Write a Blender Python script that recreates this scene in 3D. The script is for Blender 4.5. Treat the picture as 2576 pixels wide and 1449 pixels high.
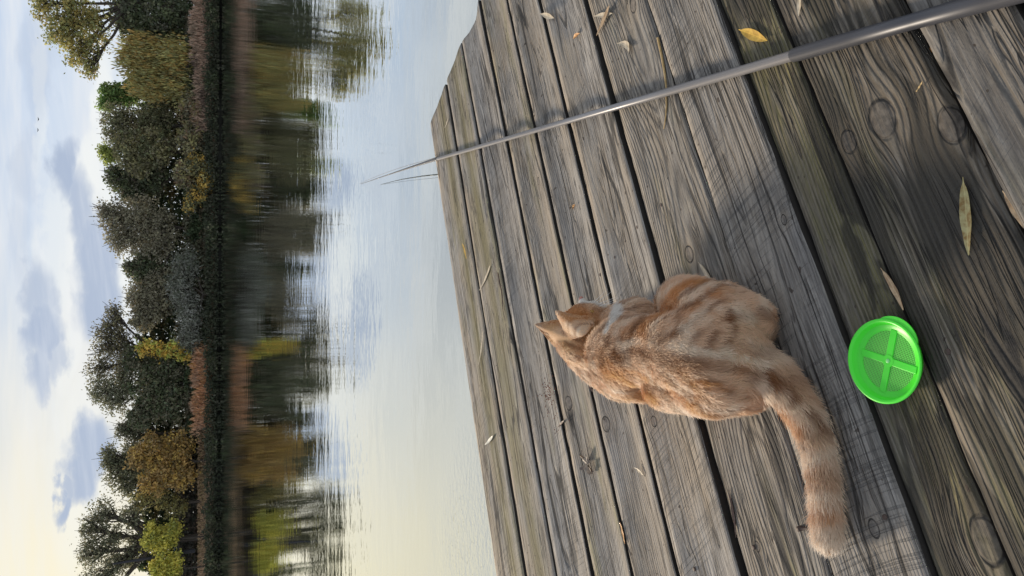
import bpy, bmesh, math, random
import numpy as np
from mathutils import Vector, Matrix, noise as mnoise
R = math.radians
sc = bpy.context.scene
for o in list(bpy.data.objects): bpy.data.objects.remove(o)

# ---------------------------------------------------------------- camera
H = 0.85                      # eye height over the deck
PITCH, ROLL = R(21.4), R(-0.2)
FPX = 3028 / 4032 * 2576      # focal length in 2576-wide picture units
cp, sp = math.cos(PITCH), math.sin(PITCH)
Rv, Dv, Fv = Vector((1, 0, 0)), Vector((0, -sp, -cp)), Vector((0, cp, -sp))
cr, sr = math.cos(ROLL), math.sin(ROLL)
CX = -sr * Rv + cr * Dv       # picture right (the phone was held sideways)
CY = cr * Rv + sr * Dv        # picture up
cam_d = bpy.data.cameras.new('camera'); cam = bpy.data.objects.new('camera', cam_d)
sc.collection.objects.link(cam)
cam_d.sensor_fit = 'HORIZONTAL'; cam_d.sensor_width = 36; cam_d.lens = 36 * 3028 / 4032
cam_d.clip_start = 0.02; cam_d.clip_end = 3000
M3 = Matrix((CX, CY, -Fv)).transposed()
cam.matrix_world = Matrix.Translation((0, 0, H)) @ M3.to_4x4()
sc.camera = cam

# ---------------------------------------------------------------- light
SUN_AZ, SUN_EL = R(-32), R(20)        # azimuth from +Y towards +X
sun_dir = Vector((math.sin(SUN_AZ) * math.cos(SUN_EL), math.cos(SUN_AZ) * math.cos(SUN_EL), math.sin(SUN_EL)))
sd = bpy.data.lights.new('sun', 'SUN'); sd.energy = 2.9; sd.angle = R(9.0); sd.color = (1.0, 0.85, 0.66)
so = bpy.data.objects.new('sun', sd); sc.collection.objects.link(so)
so.rotation_euler = sun_dir.to_track_quat('Z', 'Y').to_euler(); so.location = (-4, 8, 6)
sc.view_settings.view_transform = 'Standard'; sc.view_settings.look = 'None'
sc.view_settings.exposure = 0.60; sc.view_settings.gamma = 1.0; sc.view_settings.use_curve_mapping = False
sc.render.resolution_x = 1024; sc.render.resolution_y = 576

# ---------------------------------------------------------------- node helper
class S:
    """a socket with arithmetic"""
    def __init__(s, nt, k): s.nt, s.k = nt, k
    def _m(s, op, *a, clamp=False):
        n = s.nt.nodes.new('ShaderNodeMath'); n.operation = op; n.use_clamp = clamp
        for i, v in enumerate((s,) + a):
            if isinstance(v, S): s.nt.links.new(v.k, n.inputs[i])
            else: n.inputs[i].default_value = v
        return S(s.nt, n.outputs[0])
    def __add__(s, o): return s._m('ADD', o)
    def __sub__(s, o): return s._m('SUBTRACT', o)
    def __mul__(s, o): return s._m('MULTIPLY', o)
    def __truediv__(s, o): return s._m('DIVIDE', o)
    def __pow__(s, o): return s._m('POWER', o)
    __radd__ = __add__; __rmul__ = __mul__
    def rsub(s, v): return (s * -1.0) + v
    def sin(s): return s._m('SINE')
    def abs(s): return s._m('ABSOLUTE')
    def sqrt(s): return s._m('SQRT')
    def exp(s): return s._m('EXPONENT')
    def max(s, o): return s._m('MAXIMUM', o)
    def min(s, o): return s._m('MINIMUM', o)
    def clamp(s): return s._m('ADD', 0.0, clamp=True)
    def ss(s, a, b, lo=0.0, hi=1.0):
        n = s.nt.nodes.new('ShaderNodeMapRange'); n.interpolation_type = 'SMOOTHSTEP'
        s.nt.links.new(s.k, n.inputs[0])
        n.inputs[1].default_value, n.inputs[2].default_value = a, b
        n.inputs[3].default_value, n.inputs[4].default_value = lo, hi
        return S(s.nt, n.outputs[0])
def comb(nt, x, y, z):
    n = nt.nodes.new('ShaderNodeCombineXYZ')
    for i, v in enumerate((x, y, z)):
        if isinstance(v, S): nt.links.new(v.k, n.inputs[i])
        else: n.inputs[i].default_value = v
    return S(nt, n.outputs[0])
def sep(nt, v):
    n = nt.nodes.new('ShaderNodeSeparateXYZ'); nt.links.new(v.k, n.inputs[0])
    return [S(nt, n.outputs[i]) for i in range(3)]
def noi(nt, v, scale=1.0, detail=2.0, rough=0.5, dist=0.0):
    n = nt.nodes.new('ShaderNodeTexNoise'); nt.links.new(v.k, n.inputs['Vector'])
    n.inputs['Scale'].default_value = scale; n.inputs['Detail'].default_value = detail
    n.inputs['Roughness'].default_value = rough; n.inputs['Distortion'].default_value = dist
    return S(nt, n.outputs[0])
def mixc(nt, f, a, b, mode='MIX'):
    n = nt.nodes.new('ShaderNodeMix'); n.data_type = 'RGBA'; n.blend_type = mode
    for i, v in ((0, f), (6, a), (7, b)):
        if isinstance(v, S): nt.links.new(v.k, n.inputs[i])
        elif i == 0: n.inputs[0].default_value = v
        else: n.inputs[i].default_value = (*v[:3], 1.0)
    return S(nt, n.outputs[2])
def bump(nt, h, strength=1.0, dist=0.001, normal=None):
    n = nt.nodes.new('ShaderNodeBump'); n.inputs['Strength'].default_value = strength
    n.inputs['Distance'].default_value = dist; nt.links.new(h.k, n.inputs['Height'])
    if normal: nt.links.new(normal.k, n.inputs['Normal'])
    return S(nt, n.outputs[0])
def new_mat(name):
    m = bpy.data.materials.new(name); m.use_nodes = True; nt = m.node_tree
    return m, nt, nt.nodes['Principled BSDF']
def setp(nt, p, k, v):
    if isinstance(v, S): nt.links.new(v.k, p.inputs[k])
    elif isinstance(v, (tuple, list)): p.inputs[k].default_value = (*v[:3], 1.0)
    else: p.inputs[k].default_value = v
def objco(nt):
    n = nt.nodes.new('ShaderNodeTexCoord'); return S(nt, n.outputs['Object'])
def simple_mat(name, col, rough=0.7, var=0.25, scale=60.0, bumpd=0.0):
    m, nt, p = new_mat(name); v = objco(nt)
    f = noi(nt, v, scale, 4, 0.6)
    c = mixc(nt, f, [c * (1 - var) for c in col], [min(1, c * (1 + var)) for c in col])
    setp(nt, p, 'Base Color', c); setp(nt, p, 'Roughness', rough)
    if bumpd: setp(nt, p, 'Normal', bump(nt, f, 0.6, bumpd))
    return m

# ---------------------------------------------------------------- sky
w = bpy.data.worlds.new('World'); sc.world = w; w.use_nodes = True
wn = w.node_tree; bg = wn.nodes['Background']
tc = wn.nodes.new('ShaderNodeTexCoord'); dirv = S(wn, tc.outputs['Generated'])
dx, dy, dz = sep(wn, dirv)
n = wn.nodes.new('ShaderNodeMath'); n.operation = 'ARCTAN2'; wn.links.new(dx.k, n.inputs[0]); wn.links.new(dy.k, n.inputs[1])
AZ = S(wn, n.outputs[0]) * (180 / math.pi)
EL = dz._m('ARCSINE') * (180 / math.pi)
ELp = EL.max(0.0)
nz1 = noi(wn, comb(wn, AZ * 0.10, EL * 0.22, 3.1), 1.0, 5, 0.55)
nz2 = noi(wn, comb(wn, AZ * 0.45, EL * 0.9, 7.7), 1.0, 5, 0.6)
nz3 = noi(wn, comb(wn, AZ * 0.035 + EL * 0.05, EL * 0.30, 1.7), 1.0, 5, 0.6)
wAZ = AZ + (nz1 - 0.5) * 5.0 + (nz2 - 0.5) * 2.6
wEL = EL + (noi(wn, comb(wn, AZ * 0.16, EL * 0.4, 9.3), 1.0, 4, 0.55) - 0.5) * 2.6 + (nz2 - 0.5) * 1.3
sky = wn.nodes.new('ShaderNodeTexSky'); sky.sky_type = 'NISHITA'; sky.sun_disc = False
sky.sun_elevation = SUN_EL; sky.sun_rotation = SUN_AZ; sky.air_density = 1.2; sky.dust_density = 2.0
nishi = mixc(wn, 1.0, S(wn, sky.outputs[0]), (0.1, 0.1, 0.1), 'MULTIPLY')   # Nishita at strength 0.1
# thin cloud deck: paler and greyer with height, cream round the low sun
ca = mixc(wn, ELp.ss(2, 14), (0.74, 0.80, 0.87), (0.56, 0.67, 0.84))
ca = mixc(wn, nz3.ss(0.42, 0.66), ca, (0.80, 0.83, 0.87))
up_ = mixc(wn, noi(wn, comb(wn, AZ * 0.045, EL * 0.33, 12.0), 1.0, 4, 0.6).ss(0.40, 0.62), (0.52, 0.575, 0.65), (0.74, 0.775, 0.81))
ca = mixc(wn, ELp.ss(11, 17), ca, up_)
ca = mixc(wn, ELp.ss(20, 30), ca, (0.43, 0.48, 0.57))
ca = mixc(wn, ELp.ss(35, 70), ca, (0.54, 0.60, 0.69))
da = (AZ + 26.0); da2 = da * da; de = (EL - 9.0); de2 = de * de
glow = ((da2 / 340.0 + de2 / 190.0) * -1.0).exp()
warm = mixc(wn, (glow * 1.35).clamp(), ca, (0.92, 0.87, 0.72))
core = ((da2 / 60.0 + de2 / 30.0) * -1.0).exp()
warm = mixc(wn, core * 0.8, warm, (1.05, 0.95, 0.62))
def ang(x, y):
    v = Fv * FPX + CX * (x - 1288) + CY * (724.5 - y)
    return math.degrees(math.atan2(v.x, v.y)), math.degrees(math.atan2(v.z, math.hypot(v.x, v.y)))
def blob(x, y, rx, ry, k=1.0):
    a, e = ang(x, y); sa, se = ry / 33.0, rx / 33.0
    qa, qe = (wAZ - a) / sa, (wEL - e) / se
    return (qa * qa + qe * qe).ss(1.75, 0.25) * k
# bright broken cloud low behind the trees
br = None
for b in ((245, 560, 26, 200, .9), (255, 300, 22, 130, .9), (150, 620, 30, 160, .6), (205, 1180, 60, 200, .5), (290, 700, 30, 120, .9), (110, 250, 14, 160, .5), (175, 900, 20, 90, .5)):
    t = blob(*b); br = t if br is None else br.max(t)
c1 = mixc(wn, br * 0.85, warm, (0.90, 0.92, 0.90))
dk = None
for b in ((175, 440, 26, 60, 1.), (205, 540, 32, 70, .9), (235, 640, 42, 90, 1.), (245, 745, 45, 80, 1.),
          (105, 760, 30, 70, .75), (115, 850, 38, 60, 1.), (100, 940, 25, 60, .9), (150, 900, 22, 50, .7),
          (235, 1130, 55, 60, 1.), (200, 1200, 40, 55, 1.), (150, 1225, 12, 20, .9), (148, 1280, 14, 42, 1.),
          (100, 150, 30, 110, .35), (75, 400, 26, 90, .3), (60, 620, 20, 90, .2), (300, 860, 30, 60, .6)):
    t = blob(*b); dk = t if dk is None else dk.max(t)
c2 = mixc(wn, dk * 0.95, c1, (0.42, 0.50, 0.65))
# gaps of clear Nishita sky show through the thin deck
fin = mixc(wn, (nz1.ss(0.56, 0.72)) * EL.ss(40.0, 20.0, 0.25, 0.0), c2, nishi)
sr_ = noi(wn, comb(wn, AZ * 0.06 + EL * 0.16, EL * 0.75 - AZ * 0.10, 5.5), 1.0, 5, 0.6)
fin = mixc(wn, sr_.ss(0.42, 0.72) * 0.30, fin, (0.86, 0.89, 0.93))
wn.links.new(fin.k, bg.inputs[0]); bg.inputs[1].default_value = 0.67

# ---------------------------------------------------------------- scene helpers
COL = sc.collection
def ray(x, y): return (Fv * FPX + CX * (x - 1288) + CY * (724.5 - y)).normalized()
def at(x, y, z=0.0):
    v = ray(x, y); t = (z - H) / v.z; return Vector((0, 0, H)) + v * t
def atY(x, y, Y):
    v = ray(x, y); return Vector((0, 0, H)) + v * (Y / v.y)
def tag(o, label=None, cat=None, group=None, kind=None):
    for k, v in (('label', label), ('category', cat), ('group', group), ('kind', kind)):
        if v: o[k] = v
    return o
def empty(name, loc=(0, 0, 0), rz=0.0):
    o = bpy.data.objects.new(name, None); COL.objects.link(o)
    o.location = loc; o.rotation_euler = (0, 0, rz); o.empty_display_size = 0.1; return o
def mesh_obj(name, verts, faces, mat, parent=None, smooth=False, cols=None, loc=None):
    me = bpy.data.meshes.new(name)
    me.from_pydata([tuple(v) for v in verts] if not isinstance(verts, np.ndarray) else verts.tolist(), [], faces if isinstance(faces, list) else faces.tolist())
    if smooth: me.polygons.foreach_set('use_smooth', [True] * len(me.polygons))
    if cols is not None:
        a = me.attributes.new('col', 'FLOAT_COLOR', 'POINT')
        c = np.ones((len(me.vertices), 4), np.float32); c[:, :3] = cols; a.data.foreach_set('color', c.ravel())
    if mat: me.materials.append(mat)
    o = bpy.data.objects.new(name, me); COL.objects.link(o)
    if parent: o.parent = parent
    if loc is not None: o.location = loc
    me.update(); return o
def bm_obj(name, bm, mat, parent=None, smooth=False):
    me = bpy.data.meshes.new(name); bm.to_mesh(me); bm.free()
    if smooth: me.polygons.foreach_set('use_smooth', [True] * len(me.polygons))
    me.materials.append(mat); o = bpy.data.objects.new(name, me); COL.objects.link(o)
    if parent: o.parent = parent
    return o
def tube(pts, rad, n=8, caps=True):
    """tapered tube along pts -> verts, faces"""
    V, F = [], []; pts = [Vector(p) for p in pts]; up = Vector((0.13, 0.07, 1)).normalized()
    for i, p in enumerate(pts):
        t = (pts[min(i + 1, len(pts) - 1)] - pts[max(i - 1, 0)])
        t = t.normalized() if t.length > 1e-9 else Vector((0, 0, 1))
        a = t.cross(up); a = a.normalized() if a.length > 1e-3 else t.cross(Vector((1, 0, 0))).normalized()
        b = t.cross(a); r = rad[i] if hasattr(rad, '__len__') else rad
        for k in range(n):
            th = 2 * math.pi * k / n; V.append(p + (a * math.cos(th) + b * math.sin(th)) * r)
    for i in range(len(pts) - 1):
        for k in range(n):
            F.append([i * n + k, i * n + (k + 1) % n, (i + 1) * n + (k + 1) % n, (i + 1) * n + k])
    if caps: F.append(list(range(n))); F.append(list(range((len(pts) - 1) * n, len(pts) * n)))
    return V, F
def join(parts):
    V, F = [], []
    for v, f in parts:
        k = len(V); V += list(v); F += [[i + k for i in q] for q in f]
    return V, F
# ---------------------------------------------------------------- water
WZ = -0.35
m_water, nt, p = new_mat('lake_water')
geo = nt.nodes.new('ShaderNodeNewGeometry'); pos = S(nt, geo.outputs['Position']); px, py, pz = sep(nt, pos)
v1 = comb(nt, px * 0.55, py * 1.0, 0.0)
big = noi(nt, comb(nt, px * 0.05, py * 0.12, 4.0), 1.0, 3, 0.5).ss(0.40, 0.62)       # calm and ruffled patches
far_fade = (py * 0.03 + 0.30).min(1.0)
w1 = noi(nt, v1, 1.1, 2, 0.5)
w2 = noi(nt, v1, 5.5, 3, 0.55)
w3 = noi(nt, comb(nt, px * 0.8, py * 1.0, 5.0), 26.0, 3, 0.6)
qx, qy = px + 1.45, py - 3.35
patch = (qx * qx * 1.0 + qy * qy * 0.9).ss(1.2, 0.10)
edge = py.ss(5.2, 3.0) * 0.25
band = ((py - 10.5) * (py - 10.5)).ss(34.0, 2.0) * noi(nt, comb(nt, px * 0.12, py * 0.35, 2.0), 1.0, 2, 0.5).ss(0.40, 0.60)
fadew = py.ss(35.0, 95.0, 1.0, 0.15)
hgt = (w1 * 0.0045 + w2 * (0.0008 + 0.0012 * big + 0.0020 * band) + w3 * ((patch * 0.0028) + edge * 0.0005 + big * 0.00007)) * fadew
nb = bump(nt, hgt, 1.0, 1.0)
nt.nodes.remove(p)
gl = nt.nodes.new('ShaderNodeBsdfGlossy'); gl.inputs['Roughness'].default_value = 0.012; gl.inputs['Color'].default_value = (0.97, 0.985, 0.975, 1)
nt.links.new(nb.k, gl.inputs['Normal'])
df = nt.nodes.new('ShaderNodeBsdfDiffuse'); df.inputs['Color'].default_value = (0.028, 0.045, 0.020, 1)
lw = nt.nodes.new('ShaderNodeFresnel'); lw.inputs['IOR'].default_value = 2.6; nt.links.new(nb.k, lw.inputs['Normal'])
mx = nt.nodes.new('ShaderNodeMixShader'); f = (S(nt, lw.outputs[0]) * 0.80 + 0.50).clamp()
nt.links.new(f.k, mx.inputs[0]); nt.links.new(df.outputs[0], mx.inputs[1]); nt.links.new(gl.outputs[0], mx.inputs[2])
nt.links.new(mx.outputs[0], nt.nodes['Material Output'].inputs['Surface'])
tag(mesh_obj('lake_water', [(-700, -300, WZ), (700, -300, WZ), (700, 1200, WZ), (-700, 1200, WZ)], [[0, 1, 2, 3]], m_water), kind='structure',
    label='calm lake water reflecting the sky and the far trees')
m_bed = simple_mat('lake_bed', (0.05, 0.05, 0.03), 0.9)

# ---------------------------------------------------------------- deck
DA = R(26.9); ca_, sa_ = math.cos(DA), math.sin(DA)
def st(P): return P.x * ca_ + P.y * sa_, -P.x * sa_ + P.y * ca_
def wood_mat(name, seed, tone=1.0, brown=0.0, warmth=0.3, algae=0.2, stain=0.2, ringw=0.006, ring=0.5, saw=0.6, knots=(), y0=0.0, d0=0.05, dv=0.08, streak=None, bumps=1.0):
    m, nt, p = new_mat(name); x, y, z = sep(nt, objco(nt))
    sd = seed * 3.71
    n1 = noi(nt, comb(nt, x * 1.4, y * 5.0, sd), 1.0, 3, 0.5) - 0.5
    yy = y + n1 * 0.035
    kn_in, kn_edge, kn_halo = None, None, None
    for (kx, ky, kr) in knots:
        ux, uy = (x - kx + n1 * kr * 0.8) / (kr * 1.45), (y - ky) / kr
        e2 = ux * ux + uy * uy; e = e2.sqrt()
        bl = (e2 * -0.22).exp()
        yy = yy - (yy - ky) * bl * 0.86
        i_ = e.ss(1.08, 0.92); g_ = (e - 1.0).abs().ss(0.16, 0.0); h_ = bl
        kn_in = i_ if kn_in is None else kn_in.max(i_)
        kn_edge = g_ if kn_edge is None else kn_edge.max(g_)
        kn_halo = h_ if kn_halo is None else kn_halo.max(h_)
    dd = d0 + (noi(nt, comb(nt, x * 1.1, sd, 2.0), 1.0, 2, 0.5) - 0.5) * (2 * dv)
    yo = yy - y0 - (noi(nt, comb(nt, x * 0.7, sd, 8.0), 1.0, 1, 0.5) - 0.5) * 0.10
    r = (yo * yo + dd * dd).sqrt()
    rj = noi(nt, comb(nt, x * 3.0, y * 60.0, sd + 1), 1.0, 2, 0.5) * 0.5
    rr = ((r / ringw + rj) * (2 * math.pi)).sin() * 0.5 + 0.5
    rline = rr ** 2.5
    fib = noi(nt, comb(nt, x * 9.0, y * 330.0, sd + 2), 1.0, 3, 0.6)
    stk = noi(nt, comb(nt, x * 2.2, y * 42.0, sd + 3), 1.0, 4, 0.62)
    blot = noi(nt, comb(nt, x * 3.0, y * 9.0, sd + 4), 1.0, 4, 0.6)
    blot2 = noi(nt, comb(nt, x * 7.0, y * 22.0, sd + 5), 1.0, 4, 0.65)
    fine = noi(nt, comb(nt, x * 260.0, y * 260.0, sd), 1.0, 2, 0.6)
    # saw marks: slightly bowed cuts across the grain
    sx = x + y * (0.45 + 0.35 * math.sin(sd)) + y * y * 0.8
    sm = noi(nt, comb(nt, sx * 210.0, y * 5.0, sd + 6), 1.0, 2, 0.55)
    smask = noi(nt, comb(nt, x * 2.6, y * 6.0, sd + 7), 1.0, 2, 0.5).ss(0.40, 0.60)
    sline = sm.ss(0.54, 0.66) * smask * saw
    # drying cracks along the grain
    cn = noi(nt, comb(nt, x * 1.1, yy * 16.0, sd + 9), 1.0, 1.5, 0.5)
    cm = noi(nt, comb(nt, x * 2.0, y * 7.0, sd + 10), 1.0, 1, 0.5).ss(0.47, 0.56)
    crack = (cn - 0.5).abs().ss(0.020, 0.004) * cm
    cn2 = noi(nt, comb(nt, x * 3.1, yy * 70.0, sd + 12), 1.0, 1.5, 0.5)
    crack2 = (cn2 - 0.5).abs().ss(0.035, 0.0) * noi(nt, comb(nt, x * 4.0, y * 14.0, sd + 13), 1.0, 1, 0.5).ss(0.50, 0.60) * 0.6
    cn3 = noi(nt, comb(nt, x * 2.6, yy * 34.0, sd + 40), 1.0, 2.5, 0.6)
    crack3 = (cn3 - 0.5).abs().ss(0.022, 0.004) * noi(nt, comb(nt, x * 3.0, y * 20.0, sd + 41), 1.0, 1, 0.5).ss(0.44, 0.54) * 0.55
    T = lambda c: tuple(v * tone * 0.90 for v in c)
    mid = noi(nt, comb(nt, x * 16.0, y * 120.0, sd + 30), 1.0, 3, 0.65)
    c = mixc(nt, stk.ss(0.34, 0.64), T((0.165, 0.155, 0.148)), T((0.385, 0.362, 0.335)))
    if brown: c = mixc(nt, brown, c, mixc(nt, stk.ss(0.34, 0.64), T((0.105, 0.085, 0.062)), T((0.30, 0.245, 0.175))))
    c = mixc(nt, mid.ss(0.50, 0.38) * 0.62, c, T((0.10, 0.09, 0.08)))
    c = mixc(nt, mid.ss(0.52, 0.68) * 0.40, c, T((0.52, 0.49, 0.44)))
    c = mixc(nt, blot.ss(0.38, 0.62) * warmth, c, T((0.41, 0.315, 0.205)))
    c = mixc(nt, blot2.ss(0.50, 0.72) * 0.35, c, T((0.17 - .03 * brown, 0.17 - .05 * brown, 0.18 - .09 * brown)))
    c = mixc(nt, rline * (ring * 0.62), c, T((0.085, 0.075, 0.06)))
    c = mixc(nt, (rr.rsub(1.0) ** 4.0) * (ring * 0.34), c, T((0.50, 0.44, 0.34)))
    c = mixc(nt, (fib - 0.35).clamp() * 0.9, c, T((0.48, 0.46, 0.43)))
    if algae > 0:
        am = noi(nt, comb(nt, x * 2.3, y * 13.0, sd + 14), 1.0, 4, 0.6).ss(0.62 - 0.26 * algae, 0.78 - 0.2 * algae)
        c = mixc(nt, am * (rr * 0.5 + 0.5) * (0.45 + 0.5 * algae), c, mixc(nt, fib.ss(0.35, 0.65), T((0.13, 0.12, 0.045)), T((0.37, 0.33, 0.14))))
    if stain > 0:
        sn = noi(nt, comb(nt, x * 2.8, yy * 14.0, sd + 15), 1.0, 4, 0.55, 0.6).ss(0.66 - 0.24 * stain, 0.70 - 0.24 * stain)
        c = mixc(nt, sn * 0.8 * min(1, stain + .25), c, T((0.050, 0.044, 0.032)))
    if streak:
        (ys, ws, k) = streak
        q = (y - ys + n1 * 0.05) / ws
        sk = (q * q * -1.0).exp() * noi(nt, comb(nt, x * 5.0, y * 60.0, sd + 16), 1.0, 4, 0.65).ss(0.36, 0.54) * k
        c = mixc(nt, sk, c, (0.045, 0.040, 0.020))
        c = mixc(nt, (q * q * -0.35).exp() * 0.5 * k, c, (0.27, 0.23, 0.10))
    if kn_in is not None:
        c = mixc(nt, (kn_halo - kn_in).clamp() * 0.35, c, T((0.36, 0.28, 0.19)))
        krg = (noi(nt, comb(nt, x * 90.0, y * 90.0, sd), 1.0, 2, 0.5)).ss(0.3, 0.7)
        c = mixc(nt, kn_in * 0.6, c, mixc(nt, krg, T((0.12, 0.10, 0.085)), T((0.32, 0.27, 0.22))))
        c = mixc(nt, kn_edge * noi(nt, comb(nt, x * 40.0, y * 40.0, sd + 33), 1.0, 2, 0.5).ss(0.35, 0.6) * 0.95, c, T((0.055, 0.05, 0.045)))
    c = mixc(nt, sline * 0.34, c, T((0.10, 0.10, 0.10)))
    c = mixc(nt, (crack + crack2 + crack3).clamp() * 0.92, c, (0.022, 0.020, 0.018))
    # specks and small wormholes
    sp_ = noi(nt, comb(nt, x * 85.0, y * 85.0, sd + 20), 1.0, 0, 0.5).ss(0.80, 0.84)
    c = mixc(nt, sp_ * 0.8, c, (0.05, 0.035, 0.025))
    c = mixc(nt, fine.ss(0.2, 0.8) * 0.22, c, T((0.16, 0.155, 0.15)))
    setp(nt, p, 'Base Color', c); setp(nt, p, 'Roughness', 0.86); setp(nt, p, 'Specular IOR Level', 0.25)
    h = fib * 0.5 + stk * 0.8 - rline * ring * 0.7 - sline * 0.55 - (crack * 2.5 + crack2 * 1.2 + crack3).clamp() * 2.0 + fine * 0.25
    if kn_in is not None: h = h - kn_edge * 1.2
    setp(nt, p, 'Normal', bump(nt, h, 1.0 * bumps, 0.0026))
    return m

deck = tag(empty('wooden_pier', (0, 0, 0)), 'weathered grey plank pier reaching out over the lake', 'pier')
S0 = 0.3
#  far edge, near edge (in eye heights), cup, height offset, right end, material parameters
BD = [
 (2.894, 2.604, .004, .004, 2.013, dict(tone=1.02, warmth=.75, algae=.45, stain=.05, ring=.25, saw=.8, streak=(-.035, .030, .95))),
 (2.590, 2.348, .003, .000, 2.020, dict(tone=.98, warmth=.6, algae=.45, stain=.05, ring=.3, saw=.7, streak=(.0, .028, .8))),
 (2.340, 2.102, .020, -.003, 2.018, dict(tone=.97, warmth=.25, algae=.02, stain=.0, ring=.2, saw=.7)),
 (2.074, 1.866, .017, .000, 2.40, dict(tone=.97, brown=.2, warmth=.55, algae=.5, stain=.1, ring=.3, saw=.8)),
 (1.848, 1.646, .020, .002, 2.40, dict(tone=.93, brown=.1, warmth=.45, algae=.0, stain=.06, ring=.3, saw=.35)),
 (1.626, 1.401, .018, .003, 2.40, dict(tone=1.05, brown=.12, warmth=.55, algae=.0, stain=.0, ring=.25, saw=.9)),
 (1.385, 1.147, .006, -.002, 2.40, dict(tone=.88, brown=.3, warmth=.45, algae=.2, stain=.2, ring=.85, saw=.35, ringw=.0062)),
 (1.141, .941, .005, .002, 2.40, dict(tone=.90, brown=.15, warmth=.25, algae=.03, stain=.0, ring=.35, saw=1.1)),
 (.935, .815, .002, -.005, 2.40, dict(tone=.56, brown=.8, warmth=.6, algae=.95, stain=.7, ring=.7, saw=.5, ringw=.0068)),
 (.809, .593, .002, -.003, 2.40, dict(tone=.60, brown=.85, warmth=.5, algae=.6, stain=.7, ring=1.0, saw=.4, ringw=.008)),
 (.584, .462, .002, .006, 2.40, dict(tone=.70, brown=.35, warmth=.3, algae=.08, stain=.15, ring=.4, saw=.3, ringw=.006)),
 (.452, .235, .002, .002, 2.40, dict(tone=.72, warmth=.2, algae=.1, stain=.1, ring=.4, saw=.25)),
 (.225, .010, .002, .002, 2.40, dict(tone=.72, warmth=.2, algae=.1, stain=.1, ring=.4, saw=.25)),
 (.0, -.21, .002, .000, 2.40, dict(tone=.72, warmth=.2, algae=.1, stain=.1, ring=.4, saw=.25)),
 (-.22, -.44, .002, .002, 2.40, dict(tone=.72, warmth=.2, algae=.1, stain=.1, ring=.4, saw=.25)),
 (-.45, -.66, .002, .001, 2.40, dict(tone=.72, warmth=.2, algae=.1, stain=.1, ring=.4, saw=.25)),
]
KN = [(1520, 1067, 13), (1423, 1015, 12), (1728, 640, 15), (2390, 315, 30), (2130, 355, 20), (2475, 1365, 34),
      (2195, 1330, 14), (1343, 455, 7), (1970, 552, 9), (1588, 12, 13), (1332, 830, 9), (1605, 1183, 10), (2215, 300, 34), (1898, 1375, 8), (1640, 1060, 9)]
TH = 0.042
m_side = simple_mat('shaded_board_edge', (0.030, 0.026, 0.022), 0.9, 0.4, 40, 0.001)  # near-black board sides: the shade of the gaps is put into the colour
rnd = random.Random(4)
for i, (tf, tn, cup, zo, send, par) in enumerate(BD):
    t1, t0 = tf * H, tn * H; wd = t1 - t0; tc_ = (t1 + t0) / 2
    s_beg = -3.0; NX, NY = 240, 12
    kn = []
    for (kx, ky, kr) in KN:
        s_, t_ = st(at(kx, ky, 0)); 
        if t0 < t_ < t1:
            sc_ = (at(kx, ky, 0) - Vector((0, 0, H))).length / FPX
            kn.append((s_ - S0, t_ - tc_, kr * sc_))
    mat = wood_mat('weathered_board_%s' % 'abcdefghijklmnop'[i], i + 1, knots=kn, y0=rnd.uniform(-.5, .5) * wd, d0=rnd.uniform(.02, .07), **par)
    V, F = [], []
    ph = rnd.uniform(0, 9)
    for a in range(NX + 1):
        u = a / NX; s = s_beg + (send - s_beg) * u - S0
        e1 = mnoise.noise((s * 3.0, ph, 0)) * .0030 + mnoise.noise((s * 14.0, ph, 5)) * .0020 + mnoise.noise((s * 45.0, ph, 9)) * .0010
        e2 = mnoise.noise((s * 3.0, ph + 7, 0)) * .0030 + mnoise.noise((s * 14.0, ph + 7, 5)) * .0020 + mnoise.noise((s * 45.0, ph + 7, 9)) * .0010
        sag = mnoise.noise((s * .8, ph, 3)) * .003
        y_a, y_b = -wd / 2 + .0003 + e1, wd / 2 - .0003 + e2
        ring = [(y_a, -TH), (y_a, -.006)]
        for b in range(NY + 1):
            v = -1 + 2 * b / NY
            zz = cup * (abs(v) ** 1.8 - 1.0) + mnoise.noise((s * 2, v * 1.5 + ph, 1)) * .0012
            if b in (0, NY): zz -= .0025
            yv = (y_a + y_b) / 2 + v * (y_b - y_a) / 2
            ring.append((yv, zz + cup))
        ring += [(y_b, -.006), (y_b, -TH)]
        sw = rnd.uniform(-.0004, .0004)
        for (yy_, z_) in ring: V.append((s + (mnoise.noise((yy_ * 40, ph, 2)) * .004 if a == NX else 0), yy_, z_ + sag))
    n_ = NY + 5
    for a in range(NX):
        for b in range(n_ - 1):
            F.append([a * n_ + b, (a + 1) * n_ + b, (a + 1) * n_ + b + 1, a * n_ + b + 1])
        F.append([a * n_ + n_ - 1, (a + 1) * n_ + n_ - 1, (a + 1) * n_, a * n_])
    F.append(list(range(n_))); F.append(list(range(NX * n_, (NX + 1) * n_))[::-1])
    o = mesh_obj('board', V, F, mat, deck)
    o.location = (S0 * ca_ - tc_ * sa_, S0 * sa_ + tc_ * ca_, zo - cup); o.rotation_euler = (0, 0, DA)
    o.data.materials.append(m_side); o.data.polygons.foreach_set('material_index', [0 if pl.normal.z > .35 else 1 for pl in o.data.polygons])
    # shade flat on the sides
    sm = [abs(pl.normal.z) > .5 for pl in o.data.polygons]; o.data.polygons.foreach_set('use_smooth', sm)
    lab = {8: 'narrow dark board stained green with algae', 9: 'dark brown board with large knots and wavy grain', 0: 'outermost board with a mossy dark streak'}
    if i in lab: o['label'] = lab[i]
m_under = simple_mat('damp_timber', (0.06, 0.055, 0.045), 0.9, 0.4, 20, 0.002)
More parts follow.
